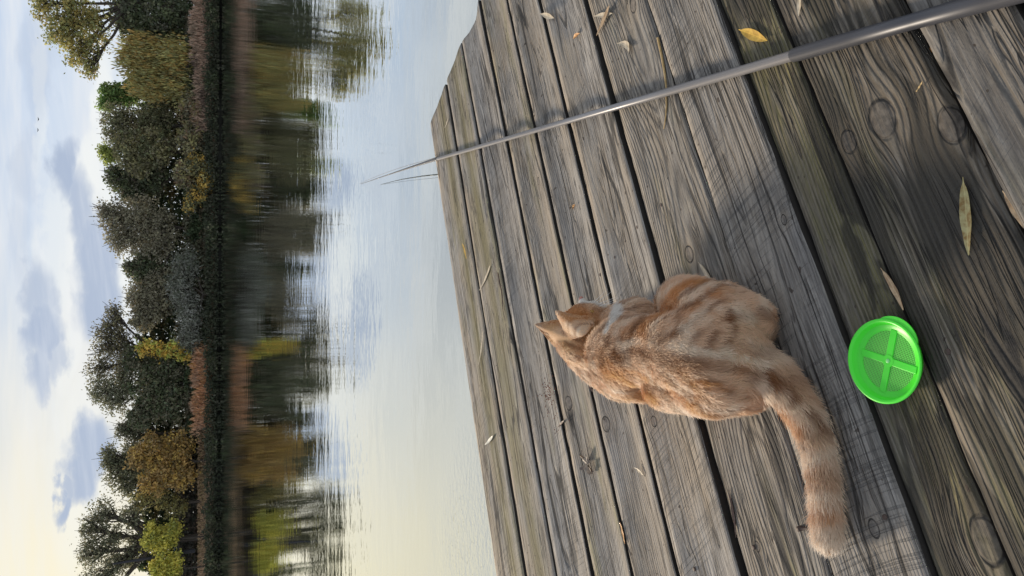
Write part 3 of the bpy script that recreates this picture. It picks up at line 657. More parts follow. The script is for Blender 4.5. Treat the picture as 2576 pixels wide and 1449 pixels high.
# leaves -----------------------------------------------------------------------
def leaf_mat(name, c1, c2): 
    m, nt, p = new_mat(name); x, y, z = sep(nt, objco(nt))
    f = noi(nt, comb(nt, x * 90, y * 90, 0.0), 1.0, 3, .6).ss(.35, .65)
    c = mixc(nt, f, c1, c2); c = mixc(nt, y.abs().ss(.0012, .0003) * .5, c, [min(1, v * 1.35) for v in c2])
    setp(nt, p, 'Base Color', c); setp(nt, p, 'Roughness', .6)
    setp(nt, p, 'Normal', bump(nt, noi(nt, comb(nt, x * 60, y * 400, 0.0), 1.0, 2, .5), .4, .0005)); return m
LM = dict(pale=leaf_mat('pale_dry_leaf', (.42, .34, .23), (.58, .49, .36)), tan=leaf_mat('tan_dry_leaf', (.30, .19, .10), (.45, .32, .19)),
          yel=leaf_mat('yellow_leaf', (.42, .24, .03), (.60, .38, .06)), olive=leaf_mat('mottled_leaf', (.20, .12, .03), (.36, .32, .15)),
          pink=leaf_mat('pinkish_brown_leaf', (.34, .18, .10), (.46, .30, .19)), dark=leaf_mat('dark_brown_leaf', (.06, .035, .025), (.13, .08, .06)),
          orange=leaf_mat('orange_scrap', (.40, .17, .04), (.60, .33, .12)), straw=leaf_mat('straw_stem', (.40, .27, .10), (.5, .35, .16)), white=leaf_mat('whitish_leaf', (.50, .47, .38), (.68, .64, .54)))
def dleaf(a, b, wpx, mat, label, curl=.15, z=.004, fold=.25, name='fallen_leaf', cat='leaf', bend=0.0, group='fallen willow leaves on the boards', lift=0.0, zz=None):
    A0, B0 = at(a[0], a[1], 0), at(b[0], b[1], 0); d0 = deckz(A0.lerp(B0, .5)) if zz is None else zz
    A1, B1 = at(a[0], a[1], d0 + z), at(b[0], b[1], d0 + z); L = (B1 - A1).length; M = (A1 + B1) / 2
    wd = wpx * (M - Vector((0, 0, H))).length / FPX; ang_ = math.atan2((B1 - A1).y, (B1 - A1).x)
    NL, NW = 14, 4; V, F = [], []
    for i in range(NL + 1):
        u = i / NL; x_ = (u - .5) * L; prof_ = math.sin(math.pi * min(1, max(0, (u - .06) / .94)) ** .85) ** .8 if u > .06 else .03
        hw = max(.0006, wd / 2 * prof_); yc = bend * L * (math.sin(math.pi * u) - .5)
        for j in range(NW + 1):
            v = -1 + 2 * j / NW; V.append((x_, yc + v * hw, abs(v) * hw * fold + curl * L * (2 * u - 1) ** 2 * .25 + math.sin(u * 17 + v) * .0004 + lift * u * L))
    for i in range(NL):
        for j in range(NW): q = i * (NW + 1) + j; F.append([q, q + NW + 1, q + NW + 2, q + 1])
    k = len(V); V += [(x, y, z - .0005) for x, y, z in V]; F += [[i + k for i in f][::-1] for f in F]
    o = mesh_obj(name, V, F, LM[mat], None, True, loc=(M.x, M.y, M.z)); o.rotation_euler = (0, 0, ang_)
    return tag(o, label, cat, group)
dleaf((1362, 35), (1396, 46), 13, 'pale', 'pale leaf bridging the gap between two boards near the right side of the pier')
dleaf((1498, 41), (1543, 34), 12, 'pale', 'short pale leaf lying under the longer crossing leaf')
dleaf((1537, 9), (1503, 90), 15, 'tan', 'long tan leaf crossed over a shorter one', z=.008)
dleaf((1562, 106), (1592, 130), 17, 'pale', 'curled pale leaf on a knotty board beside the rod', curl=.6, bend=.12)
dleaf((1443, 97), (1459, 84), 11, 'orange', 'small folded orange leaf scrap on a light grey board', fold=.8, group='scraps on the boards')
dleaf((1862, 75), (1933, 103), 24, 'yel', 'bright yellow leaf on the dark algae stained board')
dleaf((2012, -12), (2010, 40), 13, 'pale', 'pale leaf at the right edge behind the rod on dark wood')
dleaf((2352, 100), (2330, 168), 9, 'orange', 'narrow orange brown leaf caught in the gap beyond the rod', zz=-.012, fold=.6)
dleaf((2424, 445), (2438, 642), 27, 'olive', 'largest mottled brown and yellow leaf near the camera', curl=.05)
dleaf((2221, 674), (2278, 780), 15, 'tan', 'long light brown leaf just behind the green sieve', curl=.25, z=.005)
dleaf((2452, 372), (2490, 460), 17, 'dark', 'reddish dark leaf sunk at the edge of a gap', zz=-.012)
dleaf((1759, 659), (1800, 725), 13, 'pale', 'slender pale leaf tucked behind the haunch of the cat')
dleaf((1238, 662), (1209, 731), 8, 'pale', 'thin pale leaf on the second board from the water')
dleaf((1164, 610), (1175, 652), 9, 'yel', 'small yellow leaf lying in the mossy streak')
dleaf((1217, 826), (1206, 920), 7, 'pale', 'thin curled grey leaf beyond the ears of the cat')
dleaf((1243, 1095), (1222, 1119), 9, 'white', 'whitish leaf at the left of the second board', group='fallen willow leaves on the boards')
dleaf((1129, 296), (1120, 322), 5, 'pale', 'tiny pale leaf at the far corner of the pier')
dleaf((1597, 1176), (1620, 1196), 8, 'pale', 'small pale leaf on a knot left of the cat')
dleaf((1560, 1312), (1573, 1368), 8, 'orange', 'orange bark strip wedged in a thin gap', zz=-.004, name='bark_strip', cat='bark', group='scraps on the boards')
dleaf((1836, 1230), (1856, 1352), 9, 'dark', 'long dark curled leaf wedged in the gap left of the tail', zz=-.008, fold=.8, bend=.03)
dleaf((1482, 958), (1492, 986), 12, 'dark', 'dark red bark scrap beside the shoulder of the cat', name='bark_scrap', cat='bark', fold=.6, group='scraps on the boards')
dleaf((1421, 1057), (1404, 1075), 7, 'dark', 'small dark leaf sticking out of the gap left of the cat', zz=-.004, fold=.6)
dleaf((2321, 205), (2305, 231), 4, 'straw', 'short straw fragment on the large knotty board', name='straw', cat='straw', group='scraps on the boards')
dleaf((2525, 480), (2585, 580), 17, 'tan', 'light brown bark sliver along the edge of the nearest board', name='bark_sliver', cat='bark', z=.006, group='scraps on the boards')
dleaf((1447, 514), (1442, 526), 9, 'orange', 'orange seed husk on a grey board right of the cat', fold=.9, name='seed_husk', cat='seed', group='scraps on the boards')
# straw stem: long bent stalk
sp_ = [(1657, 95), (1666, 140), (1673, 185), (1676, 225), (1675, 265), (1671, 300), (1666, 324)]
P3 = [at(a, b, 0) for a, b in sp_]; P3 = [Vector((q.x, q.y, deckz(q) + .004)) for q in P3]
V, F = tube([q - P3[0] for q in P3], [.0026, .0024, .0022, .002, .0017, .0013, .0008], 7)
tag(mesh_obj('dry_stalk', V, F, LM['straw'], None, True, loc=P3[0]), 'long bent straw coloured stalk passing under the rod', 'stalk')
sp_ = [(1252, 686), (1257, 712), (1262, 735), (1264, 760), (1265, 784)]
P3 = [at(a, b, .008) for a, b in sp_]; V, F = tube([q - P3[0] for q in P3], [.0022, .002, .002, .0016, .001], 6)
tag(mesh_obj('twig', V, F, LM['dark'], None, True, loc=P3[0]), 'short dark twig on the second board beyond the cat', 'twig')
# crumpled oak leaf
P = at(1472, 1168, 0); P.z = deckz(P) + .006; V, F = [], []
NA = 40; cen = 0; V.append((0, 0, .003))
for rI in (.5, 1.0):
    for k in range(NA):
        th = 2 * math.pi * k / NA; lob = 1 + (.26 * math.sin(th * 7 + .6) if rI == 1 else .1 * math.sin(th * 7))
        x_ = math.cos(th) * .026 * lob * rI; y_ = math.sin(th) * .015 * lob * rI
        V.append((x_, y_, .004 + .007 * rI * math.sin(th * 3.0) + .004 * math.cos(th * 7) * rI + abs(y_) * .35))
F += [[0, 1 + k, 1 + (k + 1) % NA] for k in range(NA)] + [[1 + k, 1 + NA + k, 1 + NA + (k + 1) % NA, 1 + (k + 1) % NA] for k in range(NA)]
ok = tag(empty('oak_leaf', P), 'crumpled grey brown oak leaf with a long stem left of the cat', 'leaf')
ok.rotation_euler = (0, 0, R(-118))
mesh_obj('blade', V, F, leaf_mat('grey_brown_leaf', (.13, .10, .085), (.34, .27, .20)), ok, True)
V, F = tube([(-.018, 0, .003), (-.030, .002, .006), (-.045, .006, .002)], [.0009, .0008, .0006], 6); mesh_obj('stem', V, F, LM['dark'], ok, True)
# rusty crumbs
V, F = [], []
for k in range(150):
    if k < 90: a, b = 1362 + rnd.gauss(0, 9), 985 + rnd.gauss(0, 16)
    else: a, b = 1375 + rnd.gauss(0, 18), 1010 + rnd.gauss(0, 50)
    P = at(a, b, 0); zc_ = deckz(P); r = rnd.uniform(.0008, .0024); q = len(V)
    V += [(P.x + r * dx_, P.y + r * dy_, zc_ + .0005 + r * dz_ * .8) for dx_, dy_, dz_ in ((1, 0, .3), (0, 1, .3), (-1, 0, .3), (0, -1, .3), (rnd.uniform(-.4, .4), 0, 1.2), (0, 0, -.5))]
    F += [[q, q + 1, q + 4], [q + 1, q + 2, q + 4], [q + 2, q + 3, q + 4], [q + 3, q, q + 4], [q, q + 5, q + 1], [q + 1, q + 5, q + 2], [q + 2, q + 5, q + 3], [q + 3, q + 5, q]]
tag(mesh_obj('rusty_crumbs', V, F, simple_mat('rusty_crumb', (.22, .08, .04), .9, .5, 300)), 'scatter of rusty red crumbs on the board beyond the cat', 'crumbs', kind='stuff')
# nails
m_nail = simple_mat('rusty_nail', (.07, .045, .035), .7, .4, 300)
bn = at(2010, 1329, 0); bn.z = deckz(bn) + .004
V, F = tube([Vector((0, 0, 0)), at(2030, 1330, bn.z + .004) - bn, at(2046, 1332, bn.z + .002) - bn], [.0035, .0020, .0020], 8)
V2, F2 = tube([Vector((0, 0, -.004)), Vector((-.001, 0, .004))], [.0042, .0042], 10)
tag(mesh_obj('bent_nail', *join([(V, F), (V2, F2)]), m_nail, None, True, loc=bn), 'bent rusty nail lying flat by the tip of the tail', 'nail', 'nails in the boards')
NL = [(1890, 1378, 0), (1738, 1433, 0), (2225, 1301, 0), (1658, 516, 0), (1596, 571, 0), (1540, 648, 0), (1503, 691, 0), (2379, 885, 0)]
places = ['pale nail head in the board just left of the tail tip', 'dark nail head in the wide light board beyond the tail tip', 'rusty nail head on the shaded board right of the tail tip',
          'nail head in the ringed board well right of the cat', 'nail head near the bright edge of the light board right of the cat', 'nail head on the light board closest to the face of the cat',
          'narrow dark nail head by the near edge of the grey board beyond the face', 'rusty nail head in the dark board on the camera side of the sieve']
for (x_, y_, _), lb in zip(NL, places):
    P = at(x_, y_, 0); P.z = deckz(P) + .0005
    V, F = tube([(0, 0, -.03), (0, 0, -.0004), (0, 0, .0012), (0, 0, .0016)], [.0018, .0042, .0040, .0022], 12)
    tag(mesh_obj('nail', V, F, m_nail, None, True, loc=P), lb, 'nail', 'nails in the boards')
# ---------------------------------------------------------------- the cat
cat = tag(empty('ginger_cat', (at(1800, 890, .0))), 'ginger and cream tabby cat crouched on the boards, looking away over the water', 'cat')
CO = cat.location.copy()
balls = []
def ball(x, y, z, r, sx=1, sy=1, sz=1, rz=0.0, rx=0.0):
    """ellipsoid whose centre is seen at picture point x,y at height z; sx lateral, sy lengthwise, sz up"""
    balls.append((at(x, y, z), r, (sx, sy, sz), rz, rx))
def chain(pts, n=7):
    """pts: (x, y, z, r) - overlapping balls between them"""
    for (a, b) in zip(pts[:-1], pts[1:]):
        pa, pb = at(*a[:3]), at(*b[:3])
        for k in range(n + 1):
            u = k / n; balls.append((pa.lerp(pb, u), a[3] + (b[3] - a[3]) * u, (1, 1, 1), 0, 0))
# trunk: one smooth run of overlapping balls from the shoulders to the rump, another for the belly
chain([(1550, 888, .136, .058), (1595, 882, .126, .065), (1655, 880, .118, .060), (1735, 882, .113, .070), (1795, 886, .100, .074), (1834, 892, .080, .066)], 9)
chain([(1575, 880, .066, .062), (1640, 880, .062, .066), (1740, 882, .066, .075), (1830, 888, .062, .066)], 9)
# haunches: thigh runs down and forward to the knee
chain([(1826, 836, .082, .056), (1795, 808, .080, .062), (1755, 782, .078, .056), (1722, 766, .070, .050)], 8)
chain([(1880, 812, .046, .046), (1815, 785, .046, .050)], 5)
chain([(1826, 942, .084, .058), (1790, 958, .084, .060), (1745, 962, .084, .054), (1684, 960, .096, .051)], 8)
chain([(1872, 968, .046, .046), (1800, 975, .046, .050)], 5)
# hind paws
chain([(1880, 800, .020, .024), (1800, 770, .016, .020)])
chain([(1878, 985, .020, .024), (1800, 990, .016, .018)])
# shoulder blades, upper arms, forearms tucked
chain([(1556, 862, .140, .044), (1580, 825, .095, .048), (1606, 812, .060, .042)], 7)
chain([(1562, 915, .138, .044), (1572, 938, .095, .050), (1600, 950, .060, .042)], 7)
chain([(1600, 812, .040, .032), (1530, 835, .018, .020), (1480, 845, .016, .017)])
chain([(1600, 955, .040, .036), (1540, 935, .030, .030), (1485, 915, .018, .018)])
chain([(1570, 880, .070, .062), (1520, 878, .075, .050)], 5)
chain([(1470, 890, .110, .040), (1510, 918, .095, .045), (1565, 945, .080, .050), (1615, 958, .055, .042)], 7)
chain([(1545, 815, .09, .036), (1600, 805, .080, .042)], 4)
# neck and head
chain([(1556, 890, .108, .052), (1512, 880, .108, .050), (1476, 868, .132, .045)])
HC = (1452, 848, .155)
ball(*HC, .0485, 1.10, 1.05, .92)
chain([(1458, 868, .140, .043), (1470, 826, .140, .042), (1484, 806, .126, .036), (1500, 798, .112, .028)], 6)   # cheeks
chain([(1450, 825, .150, .038), (1462, 797, .140, .027), (1472, 778, .125, .019)], 6)      # brow, bridge of the nose
ball(1486, 778, .116, .0180, 1.0, 1.0, .95)
ball(1466, 762, .121, .0105, 1.0, 1.0, 1.0)
ball(1490, 788, .106, .018, 1.1, 1.0, .8)
# ears are separate cones, joined in the remesh
def ear(base1, base2, base3, tipp, th=.0028):
    """shell triangle made of small balls"""
    A_, B_, C_, T_ = [at(*q) for q in (base1, base2, base3, tipp)]
    out = []
    NE = 26
    for i in range(NE + 1):
        u = i / NE
        for j in range(NE + 1 - i):
            v = j / max(1, NE - i)
            # base arc A-C-B
            b = A_.lerp(B_, v) + (C_ - A_.lerp(B_, .5)) * math.sin(math.pi * v)
            out.append((b.lerp(T_, u), th + .0012 * (1 - u), (1, 1, 1), 0, 0))
    return out
ears = []
ears += ear((1402, 806, .178), (1398, 872, .172), (1436, 850, .188), (1347, 816, .226))
ears += ear((1490, 804, .150), (1432, 852, .186), (1472, 838, .190), (1397, 782, .212), .0030)
balls += ears
# tail
TAIL = [(1850, 900, .085, .040), (1890, 916, .062, .040), (1936, 942, .044, .033), (1983, 986, .036, .0265), (2028, 1050, .030, .0230), (2054, 1120, .028, .0205),
        (2070, 1200, .026, .0190), (2076, 1275, .026, .0195), (2081, 1345, .025, .0195)]
chain(TAIL, 6)

bm = bmesh.new(); bmesh.ops.create_icosphere(bm, subdivisions=3, radius=1.0); SV = np.array([v.co[:] for v in bm.verts]); SF = np.array([[v.index for v in f.verts] for f in bm.faces]); bm.free()
bm = bmesh.new(); bmesh.ops.create_icosphere(bm, subdivisions=2, radius=1.0); SV2 = np.array([v.co[:] for v in bm.verts]); SF2 = np.array([[v.index for v in f.verts] for f in bm.faces]); bm.free()
VV, FF, k = [], [], 0
for (c, r, s_, rz, rx) in balls:
    v0, f0 = (SV, SF) if r > .03 else (SV2, SF2)
    v = v0 * np.array(s_) * r
    ma = np.array(Matrix.Rotation(rz, 3, 'Z') @ Matrix.Rotation(rx, 3, 'X')); v = v @ ma.T + np.array(c - CO)
    VV.append(v); FF.append(f0 + k); k += len(v)
tmp = mesh_obj('tmp_body', np.concatenate(VV), np.concatenate(FF), None)
def mod(o, t, **kw):
    m = o.modifiers.new(t.lower(), t)
    for a, b in kw.items(): setattr(m, a, b)
mod(tmp, 'REMESH', mode='VOXEL', voxel_size=.0032, use_smooth_shade=True)
mod(tmp, 'SMOOTH', factor=.5, iterations=6)
dg = bpy.context.evaluated_depsgraph_get(); ev = tmp.evaluated_get(dg); bme = bpy.data.meshes.new_from_object(ev)
bpy.data.objects.remove(tmp)
nv = len(bme.vertices); P = np.empty(nv * 3, np.float32); bme.vertices.foreach_get('co', P); P = P.reshape(-1, 3)
# nothing sinks below the boards
P[:, 2] = np.where(P[:, 2] < .004, .004 + (P[:, 2] - .004) * .05, P[:, 2]); bme.vertices.foreach_set('co', P.ravel()); bme.update()
CON = np.array(CO)
def PT(x, y, z): return np.array(at(x, y, z)) - CON
def vnoise(p, s, seed=0.0):
    return np.array([mnoise.noise((a * s + seed, b * s, c * s)) for a, b, c in p])
tailP = np.array([PT(*t[:3]) for t in TAIL]); headP = PT(*HC); noseP = PT(1466, 760, .12)
Z_ = np.array([0, 0, 1.0])
spine = np.array([PT(1850, 900, .17), PT(1700, 885, .19), PT(1560, 885, .19)])
axis = spine[2] - spine[0]; axis[2] = 0; axis /= np.linalg.norm(axis); side = np.array([axis[1], -axis[0], 0])
hax = noseP - headP; hax /= np.linalg.norm(hax)
def seg_dist(p, A, B):
    d = B - A; u = np.clip(((p - A) @ d) / (d @ d), 0, 1); q = A + u[:, None] * d; return np.linalg.norm(p - q, axis=1), u
def tail_info(p):
    best = np.full(len(p), 9.0); tt = np.zeros(len(p)); tg = np.tile(-axis, (len(p), 1))
    for i in range(1, len(tailP) - 1):
        d, u = seg_dist(p, tailP[i], tailP[i + 1]); m = d < best; best[m] = d[m]; tt[m] = (i - 1 + u[m]) / (len(tailP) - 2)
        t_ = (tailP[i + 1] - tailP[i]); tg[m] = t_ / np.linalg.norm(t_)
    return best, tt, tg
earc = [np.mean([np.array(q[0] - CO) for q in ears[:378]], 0), np.mean([np.array(q[0] - CO) for q in ears[378:]], 0)]
earsP = np.array([np.array(q[0] - CO) for q in ears])
ear_tip = [PT(1347, 816, .222), PT(1397, 781, .222)]
LIGHT = np.array([.70, .47, .305]); ORG = np.array([.53, .215, .06]); DRK = np.array([.21, .08, .028]); CRM = np.array([.82, .68, .52]); WHT = np.array([.74, .70, .64])
def lerp(a, b, f): return a + (b - a) * f[:, None]
STROKES = [([(1524, 846), (1514, 880), (1510, 915)], 9, DRK, .7), ([(1545, 895), (1562, 905)], 15, DRK, .8), ([(1608, 880), (1622, 890)], 9, DRK, .6),  # coat markings, plus neck and haunch crease shade painted into the fur
 ([(1615, 792), (1590, 832), (1579, 862)], 8, DRK, .55), ([(1829, 780), (1838, 824), (1822, 856)], 9, DRK, .7), ([(1795, 832), (1776, 875)], 9, DRK, .6),
 ([(1634, 895), (1700, 911), (1765, 917), (1850, 930), (1897, 944)], 13, DRK, .5), ([(1690, 868), (1760, 885), (1831, 893), (1913, 911)], 11, CRM, .6), ([(1760, 800), (1720, 820)], 18, CRM, .5), ([(1850, 770), (1880, 800)], 16, CRM, .5),
 ([(1540, 939), (1590, 983), (1639, 1005)], 13, ORG, .7), ([(1666, 935), (1699, 972)], 6, DRK, .6), ([(1699, 926), (1738, 972)], 6, DRK, .6), ([(1743, 936), (1776, 983)], 6, DRK, .6), ([(1776, 955), (1831, 994)], 6, DRK, .55),
 ([(1743, 961), (1809, 977)], 9, ORG, .7), ([(1925, 935), (1957, 966), (1990, 996)], 14, DRK, .75), ([(1960, 1020), (2012, 1075)], 9, ORG, .6), ([(2035, 1030), (2076, 1075)], 12, DRK, .55), ([(2078, 1118), (2036, 1150)], 10, CRM, .75),
 ([(2040, 1185), (2095, 1180)], 9, DRK, .40), ([(2040, 1240), (2110, 1230)], 12, CRM, .75), ([(2045, 1270), (2095, 1262)], 8, CRM, .6), ([(2050, 1300), (2090, 1296)], 9, ORG, .5), ([(2055, 1360), (2105, 1358)], 26, CRM, .45),
 ([(1418, 838), (1466, 852)], 5, DRK, .5), ([(1425, 862), (1472, 876)], 5, DRK, .5), ([(1440, 885), (1490, 900)], 5, DRK, .45), ([(1425, 800), (1470, 790)], 13, ORG, .7), ([(1560, 870), (1600, 860)], 8, CRM, .6), ([(1640, 850), (1680, 845)], 12, DRK, .35), ([(1700, 800), (1690, 835)], 8, DRK, .4),
 ([(1570, 925), (1620, 950)], 8, ORG, .6), ([(1655, 930), (1640, 975)], 6, DRK, .6)]
def furcol(p):
    rel_ = p - spine[0]; s_ = rel_ @ axis; l_ = rel_ @ side       # s forward along the body, l to the right
    n1 = vnoise(p, 24, 3); n2 = vnoise(p, 60, 9); n3 = vnoise(p * np.array([1, 1, .6]), 13, 5)
    c = np.tile(LIGHT, (len(p), 1))
    c = lerp(c, ORG, np.clip(.30 + n3 * 1.5 + n2 * .5, 0, .9))
    c = lerp(c, CRM, np.clip(n1 * 1.8 + n2 * .9 - .05, 0, .7))
    # mackerel bands: bowed stripes across the sides, darker saddle over the shoulders
    st_ = np.sin((s_ + np.abs(l_) * .55 + n3 * .05) * 2 * np.pi / .052)
    c = lerp(c, DRK, np.clip(st_ * 1.4 - .45 + n1 * 1.2 + n2 * .6, 0, 1) * np.clip(np.abs(l_) / .03, .3, 1) * .62)
    # broken dorsal line
    c = lerp(c, DRK, np.exp(-(l_ + .004) ** 2 / .012 ** 2) * np.clip(.55 + n1 * 1.4, 0, 1) * .6)
    sh = np.exp(-((s_ - .265) ** 2) / .022 ** 2) * np.exp(-((l_ + .015) ** 2) / .05 ** 2); c = lerp(c, DRK, sh * np.clip(.55 + n2, 0, 1) * .8)
    # cream haunch fronts and low belly
    c = lerp(c, CRM, np.clip((.05 - p[:, 2]) / .05, 0, 1) * .35)
    # head
    dh = np.linalg.norm(p - headP, axis=1); hm = np.clip((.085 - dh) / .03, 0, 1)
    hs = (p - headP) @ hax
    hc = lerp(np.tile(np.array([.60, .34, .15]), (len(p), 1)), DRK, np.clip(np.sin(((p - headP) @ side) * 2 * np.pi / .022 + n1 * 2) * .6, 0, 1) * .4)
    hc = lerp(hc, LIGHT, np.clip(.3 + n1, 0, .7)); hc = lerp(hc, ORG, np.clip((hs - .005) / .02, 0, 1) * .65)
    c = c * (1 - hm[:, None]) + hc * hm[:, None]
    # white muzzle and chin
    dm = np.minimum(np.linalg.norm(p - PT(1474, 772, .120), axis=1), np.linalg.norm(p - PT(1494, 782, .112), axis=1)); c = lerp(c, WHT, np.clip((.031 - dm) / .009, 0, 1))
    # tail: rings and a cream tip
    dt, tt, _ = tail_info(p); tm = np.clip((.05 - dt) / .01, 0, 1) * (tt > .02)
    tr = np.clip(np.sin(tt * 2 * np.pi * 4.2 + n3 * 2.2 + 1) * 1.2 - .1, 0, 1)
    tcx = lerp(lerp(np.tile(LIGHT * .96, (len(p), 1)), CRM, np.clip(.2 + n1, 0, .6)), DRK, tr * .42 * np.clip(1.15 - tt, 0, 1)); tcx = lerp(tcx, ORG, np.clip((tt > .82) * .22 + n2 * .2, 0, 1)); tcx = lerp(tcx, CRM, np.clip((tt - .86) / .1, 0, .5))
    c = c * (1 - tm[:, None]) + tcx * tm[:, None]
    dd_ = (p + CON) - np.array([0, 0, H]); zz = dd_ @ np.array(Fv); XS = 1288 + FPX * (dd_ @ np.array(CX)) / zz + n1 * 7 + n2 * 6; YS = 724.5 - FPX * (dd_ @ np.array(CY)) / zz + n3 * 8 + n2 * 6
    for (pl, wd_, cl, kf) in STROKES:
        best = np.full(len(p), 1e9)
        for (x1, y1), (x2, y2) in zip(pl[:-1], pl[1:]):
            q = np.stack([XS, YS], 1); d_, _u = seg_dist(q, np.array([x1, y1], float), np.array([x2, y2], float)); best = np.minimum(best, d_)
        c = lerp(c, cl, np.clip(1.5 - best / wd_, 0, 1) * min(1, kf * 1.3) * np.clip(.9 + n2 * .9, 0, 1))
    # white throat patch showing behind the right cheek
    dn, un = seg_dist(np.stack([XS - n1 * 6 - n2 * 5, YS], 1), np.array([1548., 780.]), np.array([1516., 838.])); c = lerp(c, WHT, np.clip((13 * (1.15 - un * .85) - dn) / 4, 0, 1))
    return np.clip(c, .02, .92)
a = bme.attributes.new('col', 'FLOAT_COLOR', 'POINT'); cc = np.ones((nv, 4), np.float32); cc[:, :3] = furcol(P) * .72; a.data.foreach_set('color', cc.ravel())
m_skin, nt, p = new_mat('cat_undercoat'); at_ = nt.nodes.new('ShaderNodeAttribute'); at_.attribute_name = 'col'; nt.links.new(at_.outputs['Color'], p.inputs['Base Color']); p.inputs['Roughness'].default_value = .9
bme.materials.clear(); bme.materials.append(m_skin)
body = bpy.data.objects.new('body', bme); bme.name = 'body'; COL.objects.link(body); body.parent = cat
# ---- fur: hair curves groomed along the body
bme.calc_loop_triangles(); nt_ = len(bme.loop_triangles); T = np.empty(nt_ * 3, np.int32); bme.loop_triangles.foreach_get('vertices', T); T = T.reshape(-1, 3)
NRM = np.empty(nv * 3, np.float32); bme.vertices.foreach_get('normal', NRM); NRM = NRM.reshape(-1, 3)
ar = np.linalg.norm(np.cross(P[T[:, 1]] - P[T[:, 0]], P[T[:, 2]] - P[T[:, 0]]), axis=1); cum = np.cumsum(ar); cum /= cum[-1]
NH = 150000
g = np.random.default_rng(5); ti = np.searchsorted(cum, g.random(NH)); ti = np.minimum(ti, nt_ - 1)
u = g.random((NH, 2)); m = u.sum(1) > 1; u[m] = 1 - u[m]; w3 = np.stack([1 - u.sum(1), u[:, 0], u[:, 1]], 1)
RT = (P[T[ti]] * w3[:, :, None]).sum(1); RN = (NRM[T[ti]] * w3[:, :, None]).sum(1); RN /= np.linalg.norm(RN, axis=1)[:, None] + 1e-9
keep = ~((RT[:, 2] < .012) & (RN[:, 2] < -.3)); RT, RN = RT[keep], RN[keep]; NH = len(RT)
dt, tt, tg = tail_info(RT); tm = np.clip((.052 - dt) / .012, 0, 1) * (tt > .0)
dh = np.linalg.norm(RT - headP, axis=1); hm = np.clip((.095 - dh) / .03, 0, 1)
lat = ((RT - spine[0]) @ side)
flow = -axis[None] * 1.0 + side[None] * np.clip(lat / .1, -1, 1)[:, None] * .30 - Z_[None] * np.clip(np.abs(lat) / .09, 0, 1)[:, None] * .45
hf = -hax[None] * .9 - Z_ * .15 + (RT - headP) * 3 - axis * .35
flow = flow * (1 - hm[:, None]) + hf * hm[:, None]; flow = flow * (1 - tm[:, None]) + tg * tm[:, None] * 1.4
de = np.full(NH, 9.0); en = np.full(NH, -1)
near = np.where(dh < .12)[0]
for i in range(0, len(near), 4000):
    q = RT[near[i:i + 4000]]; D_ = np.linalg.norm(q[:, None] - earsP[None], axis=2); de[near[i:i + 4000]] = D_.min(1); en[near[i:i + 4000]] = (D_.argmin(1) >= 378)
isear = (de < .0055) & (RT[:, 2] > .168)
for e_ in (0, 1):
    mm = isear & (en == e_); flow[mm] = (ear_tip[e_] - RT[mm]) * 20
sw = np.stack([vnoise(RT, 34, 1.), vnoise(RT, 34, 20.), vnoise(RT, 34, 40.)], 1); sw2 = np.stack([vnoise(RT, 120, 1.), vnoise(RT, 120, 20.), vnoise(RT, 120, 40.)], 1)
flow = flow + sw * .34 + sw2 * .20
flow -= (flow * RN).sum(1)[:, None] * RN; flow /= np.linalg.norm(flow, axis=1)[:, None] + 1e-9
Ln = .0125 + .0075 * tm * (1 - .15 * (tt > .9)) ; Ln = Ln * (1 - hm) + .0085 * hm; Ln[isear] = .0035
dmz = np.linalg.norm(RT - noseP, axis=1); Ln = np.where(dmz < .03, .0035, Ln)
Ln *= g.uniform(.7, 1.25, NH)
lift = .25 + .10 * tm; lift = lift + vnoise(RT, 60, 77.) * .09
KP = 5; uu = np.linspace(0, 1, KP)
jit = g.normal(size=(NH, 3)) * .16
D1 = flow + RN * (lift[:, None] + .25) + jit; D1 /= np.linalg.norm(D1, axis=1)[:, None]
D2 = flow + RN * (lift[:, None] - .22) + jit * 1.4 + sw2 * .3; D2 /= np.linalg.norm(D2, axis=1)[:, None]
HP = RT[:, None] - RN[:, None] * .001 + Ln[:, None, None] * (D1[:, None] * (uu - uu ** 2 * .5)[None, :, None] + D2[:, None] * (uu ** 2 * .5)[None, :, None])
HP[:, :, 2] = np.maximum(HP[:, :, 2], .002)
hc = bpy.data.hair_curves.new('fur'); hc.add_curves([KP] * NH)
hc.attributes['position'].data.foreach_set('vector', HP.astype(np.float32).ravel())
ra = hc.attributes.new('radius', 'FLOAT', 'POINT') if 'radius' not in hc.attributes else hc.attributes['radius']
ra.data.foreach_set('value', np.tile(np.array([.00034, .00034, .00030, .00020, .00006], np.float32), NH))
K = furcol(RT); K = np.clip(K * g.uniform(.93, 1.08, NH)[:, None], .02, .95)
K[isear] = np.array([.74, .45, .24])
K4 = np.ones((NH, 4), np.float32); K4[:, :3] = K; ca4 = hc.attributes.new('hcol', 'FLOAT_COLOR', 'CURVE'); ca4.data.foreach_set('color', K4.ravel())
m_fur, nt, p = new_mat('cat_fur'); nt.nodes.remove(p)
at_ = nt.nodes.new('ShaderNodeAttribute'); at_.attribute_name = 'hcol'
hb = nt.nodes.new('ShaderNodeBsdfHairPrincipled'); hb.parametrization = 'COLOR'; nt.links.new(at_.outputs['Color'], hb.inputs['Color'])
hb.inputs['Roughness'].default_value = .45; hb.inputs['Radial Roughness'].default_value = .7
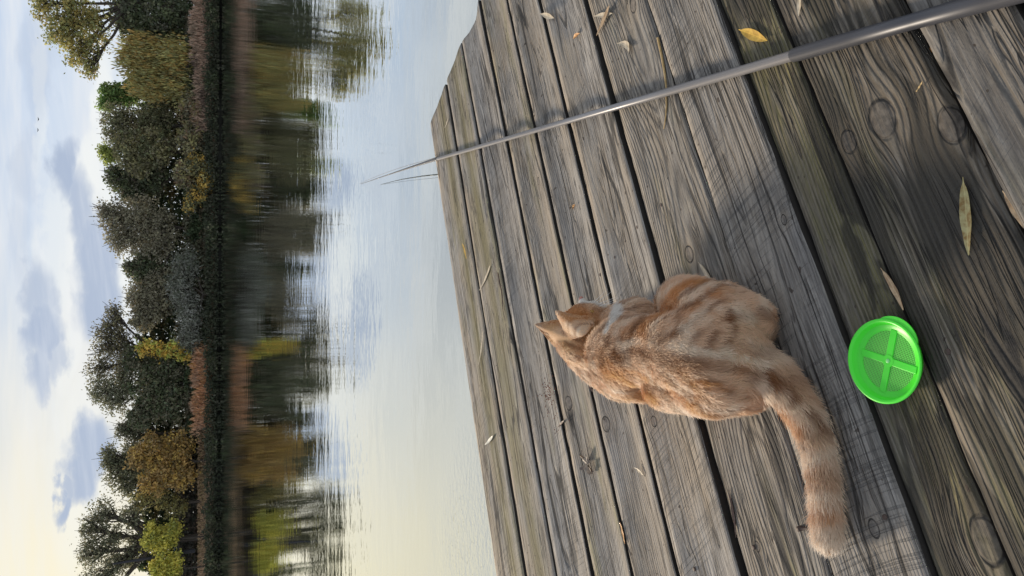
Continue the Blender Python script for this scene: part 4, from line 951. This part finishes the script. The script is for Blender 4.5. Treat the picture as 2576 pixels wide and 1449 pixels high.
d_ = nt.nodes.new('ShaderNodeBsdfDiffuse'); nt.links.new(at_.outputs['Color'], d_.inputs[0]); mx = nt.nodes.new('ShaderNodeMixShader'); mx.inputs[0].default_value = .65
nt.links.new(hb.outputs[0], mx.inputs[1]); nt.links.new(d_.outputs[0], mx.inputs[2]); nt.links.new(mx.outputs[0], nt.nodes['Material Output'].inputs['Surface'])
hc.materials.append(m_fur)
fur = bpy.data.objects.new('fur', hc); COL.objects.link(fur); fur.parent = cat; hc.surface = None
# nose leather, inner ear, whiskers, eyes
m_pink = simple_mat('pink_nose_leather', (.45, .20, .16), .6, .15, 300)
def blobobj(name, c, r, s_, mat, sub=2):
    bmm = bmesh.new(); bmesh.ops.create_icosphere(bmm, subdivisions=sub, radius=r); bmesh.ops.scale(bmm, vec=s_, verts=bmm.verts)
    o = bm_obj(name, bmm, mat, cat, True); o.location = Vector(c) - CO; return o
blobobj('nose', at(1462, 753, .122), .0058, (1.2, .8, .8), m_pink)
m_eye, nt, p = new_mat('amber_eye'); setp(nt, p, 'Base Color', (.35, .20, .03)); setp(nt, p, 'Roughness', .08)
blobobj('eye', at(1460, 776, .136), .0065, (1, 1, 1), m_eye); blobobj('eye', at(1489, 786, .135), .0055, (1, 1, 1), m_eye)
# pink inside of the near ear
E1 = [PT(1443, 797, .190), PT(1462, 803, .190), PT(1478, 812, .186), PT(1478, 801, .181), PT(1460, 794, .183)]
m_whisk = simple_mat('white_whisker', (.8, .8, .78), .4, .02)
wh = 0
for (x, y, dx_, dy_) in ((1490, 772, 62, -26), (1492, 775, 66, -18), (1494, 778, 64, -30), (1490, 770, 50, -38), (1488, 769, 40, -44), (1450, 788, -30, 12), (1450, 790, -26, 22), (1448, 786, -32, 4)):
    pa = at(x, y, .115); pb = at(x + dx_ * .5, y + dy_ * .5, .112); pc = at(x + dx_, y + dy_, .100)
    V, F = tube([q - CO for q in (pa, pa.lerp(pb, .6) + Vector((0, 0, .002)), pb, pb.lerp(pc, .5) - Vector((0, 0, .001)), pc)], [.0006, .0005, .0004, .0003, .0001], 5)
    mesh_obj('whisker', V, F, m_whisk, cat, True)
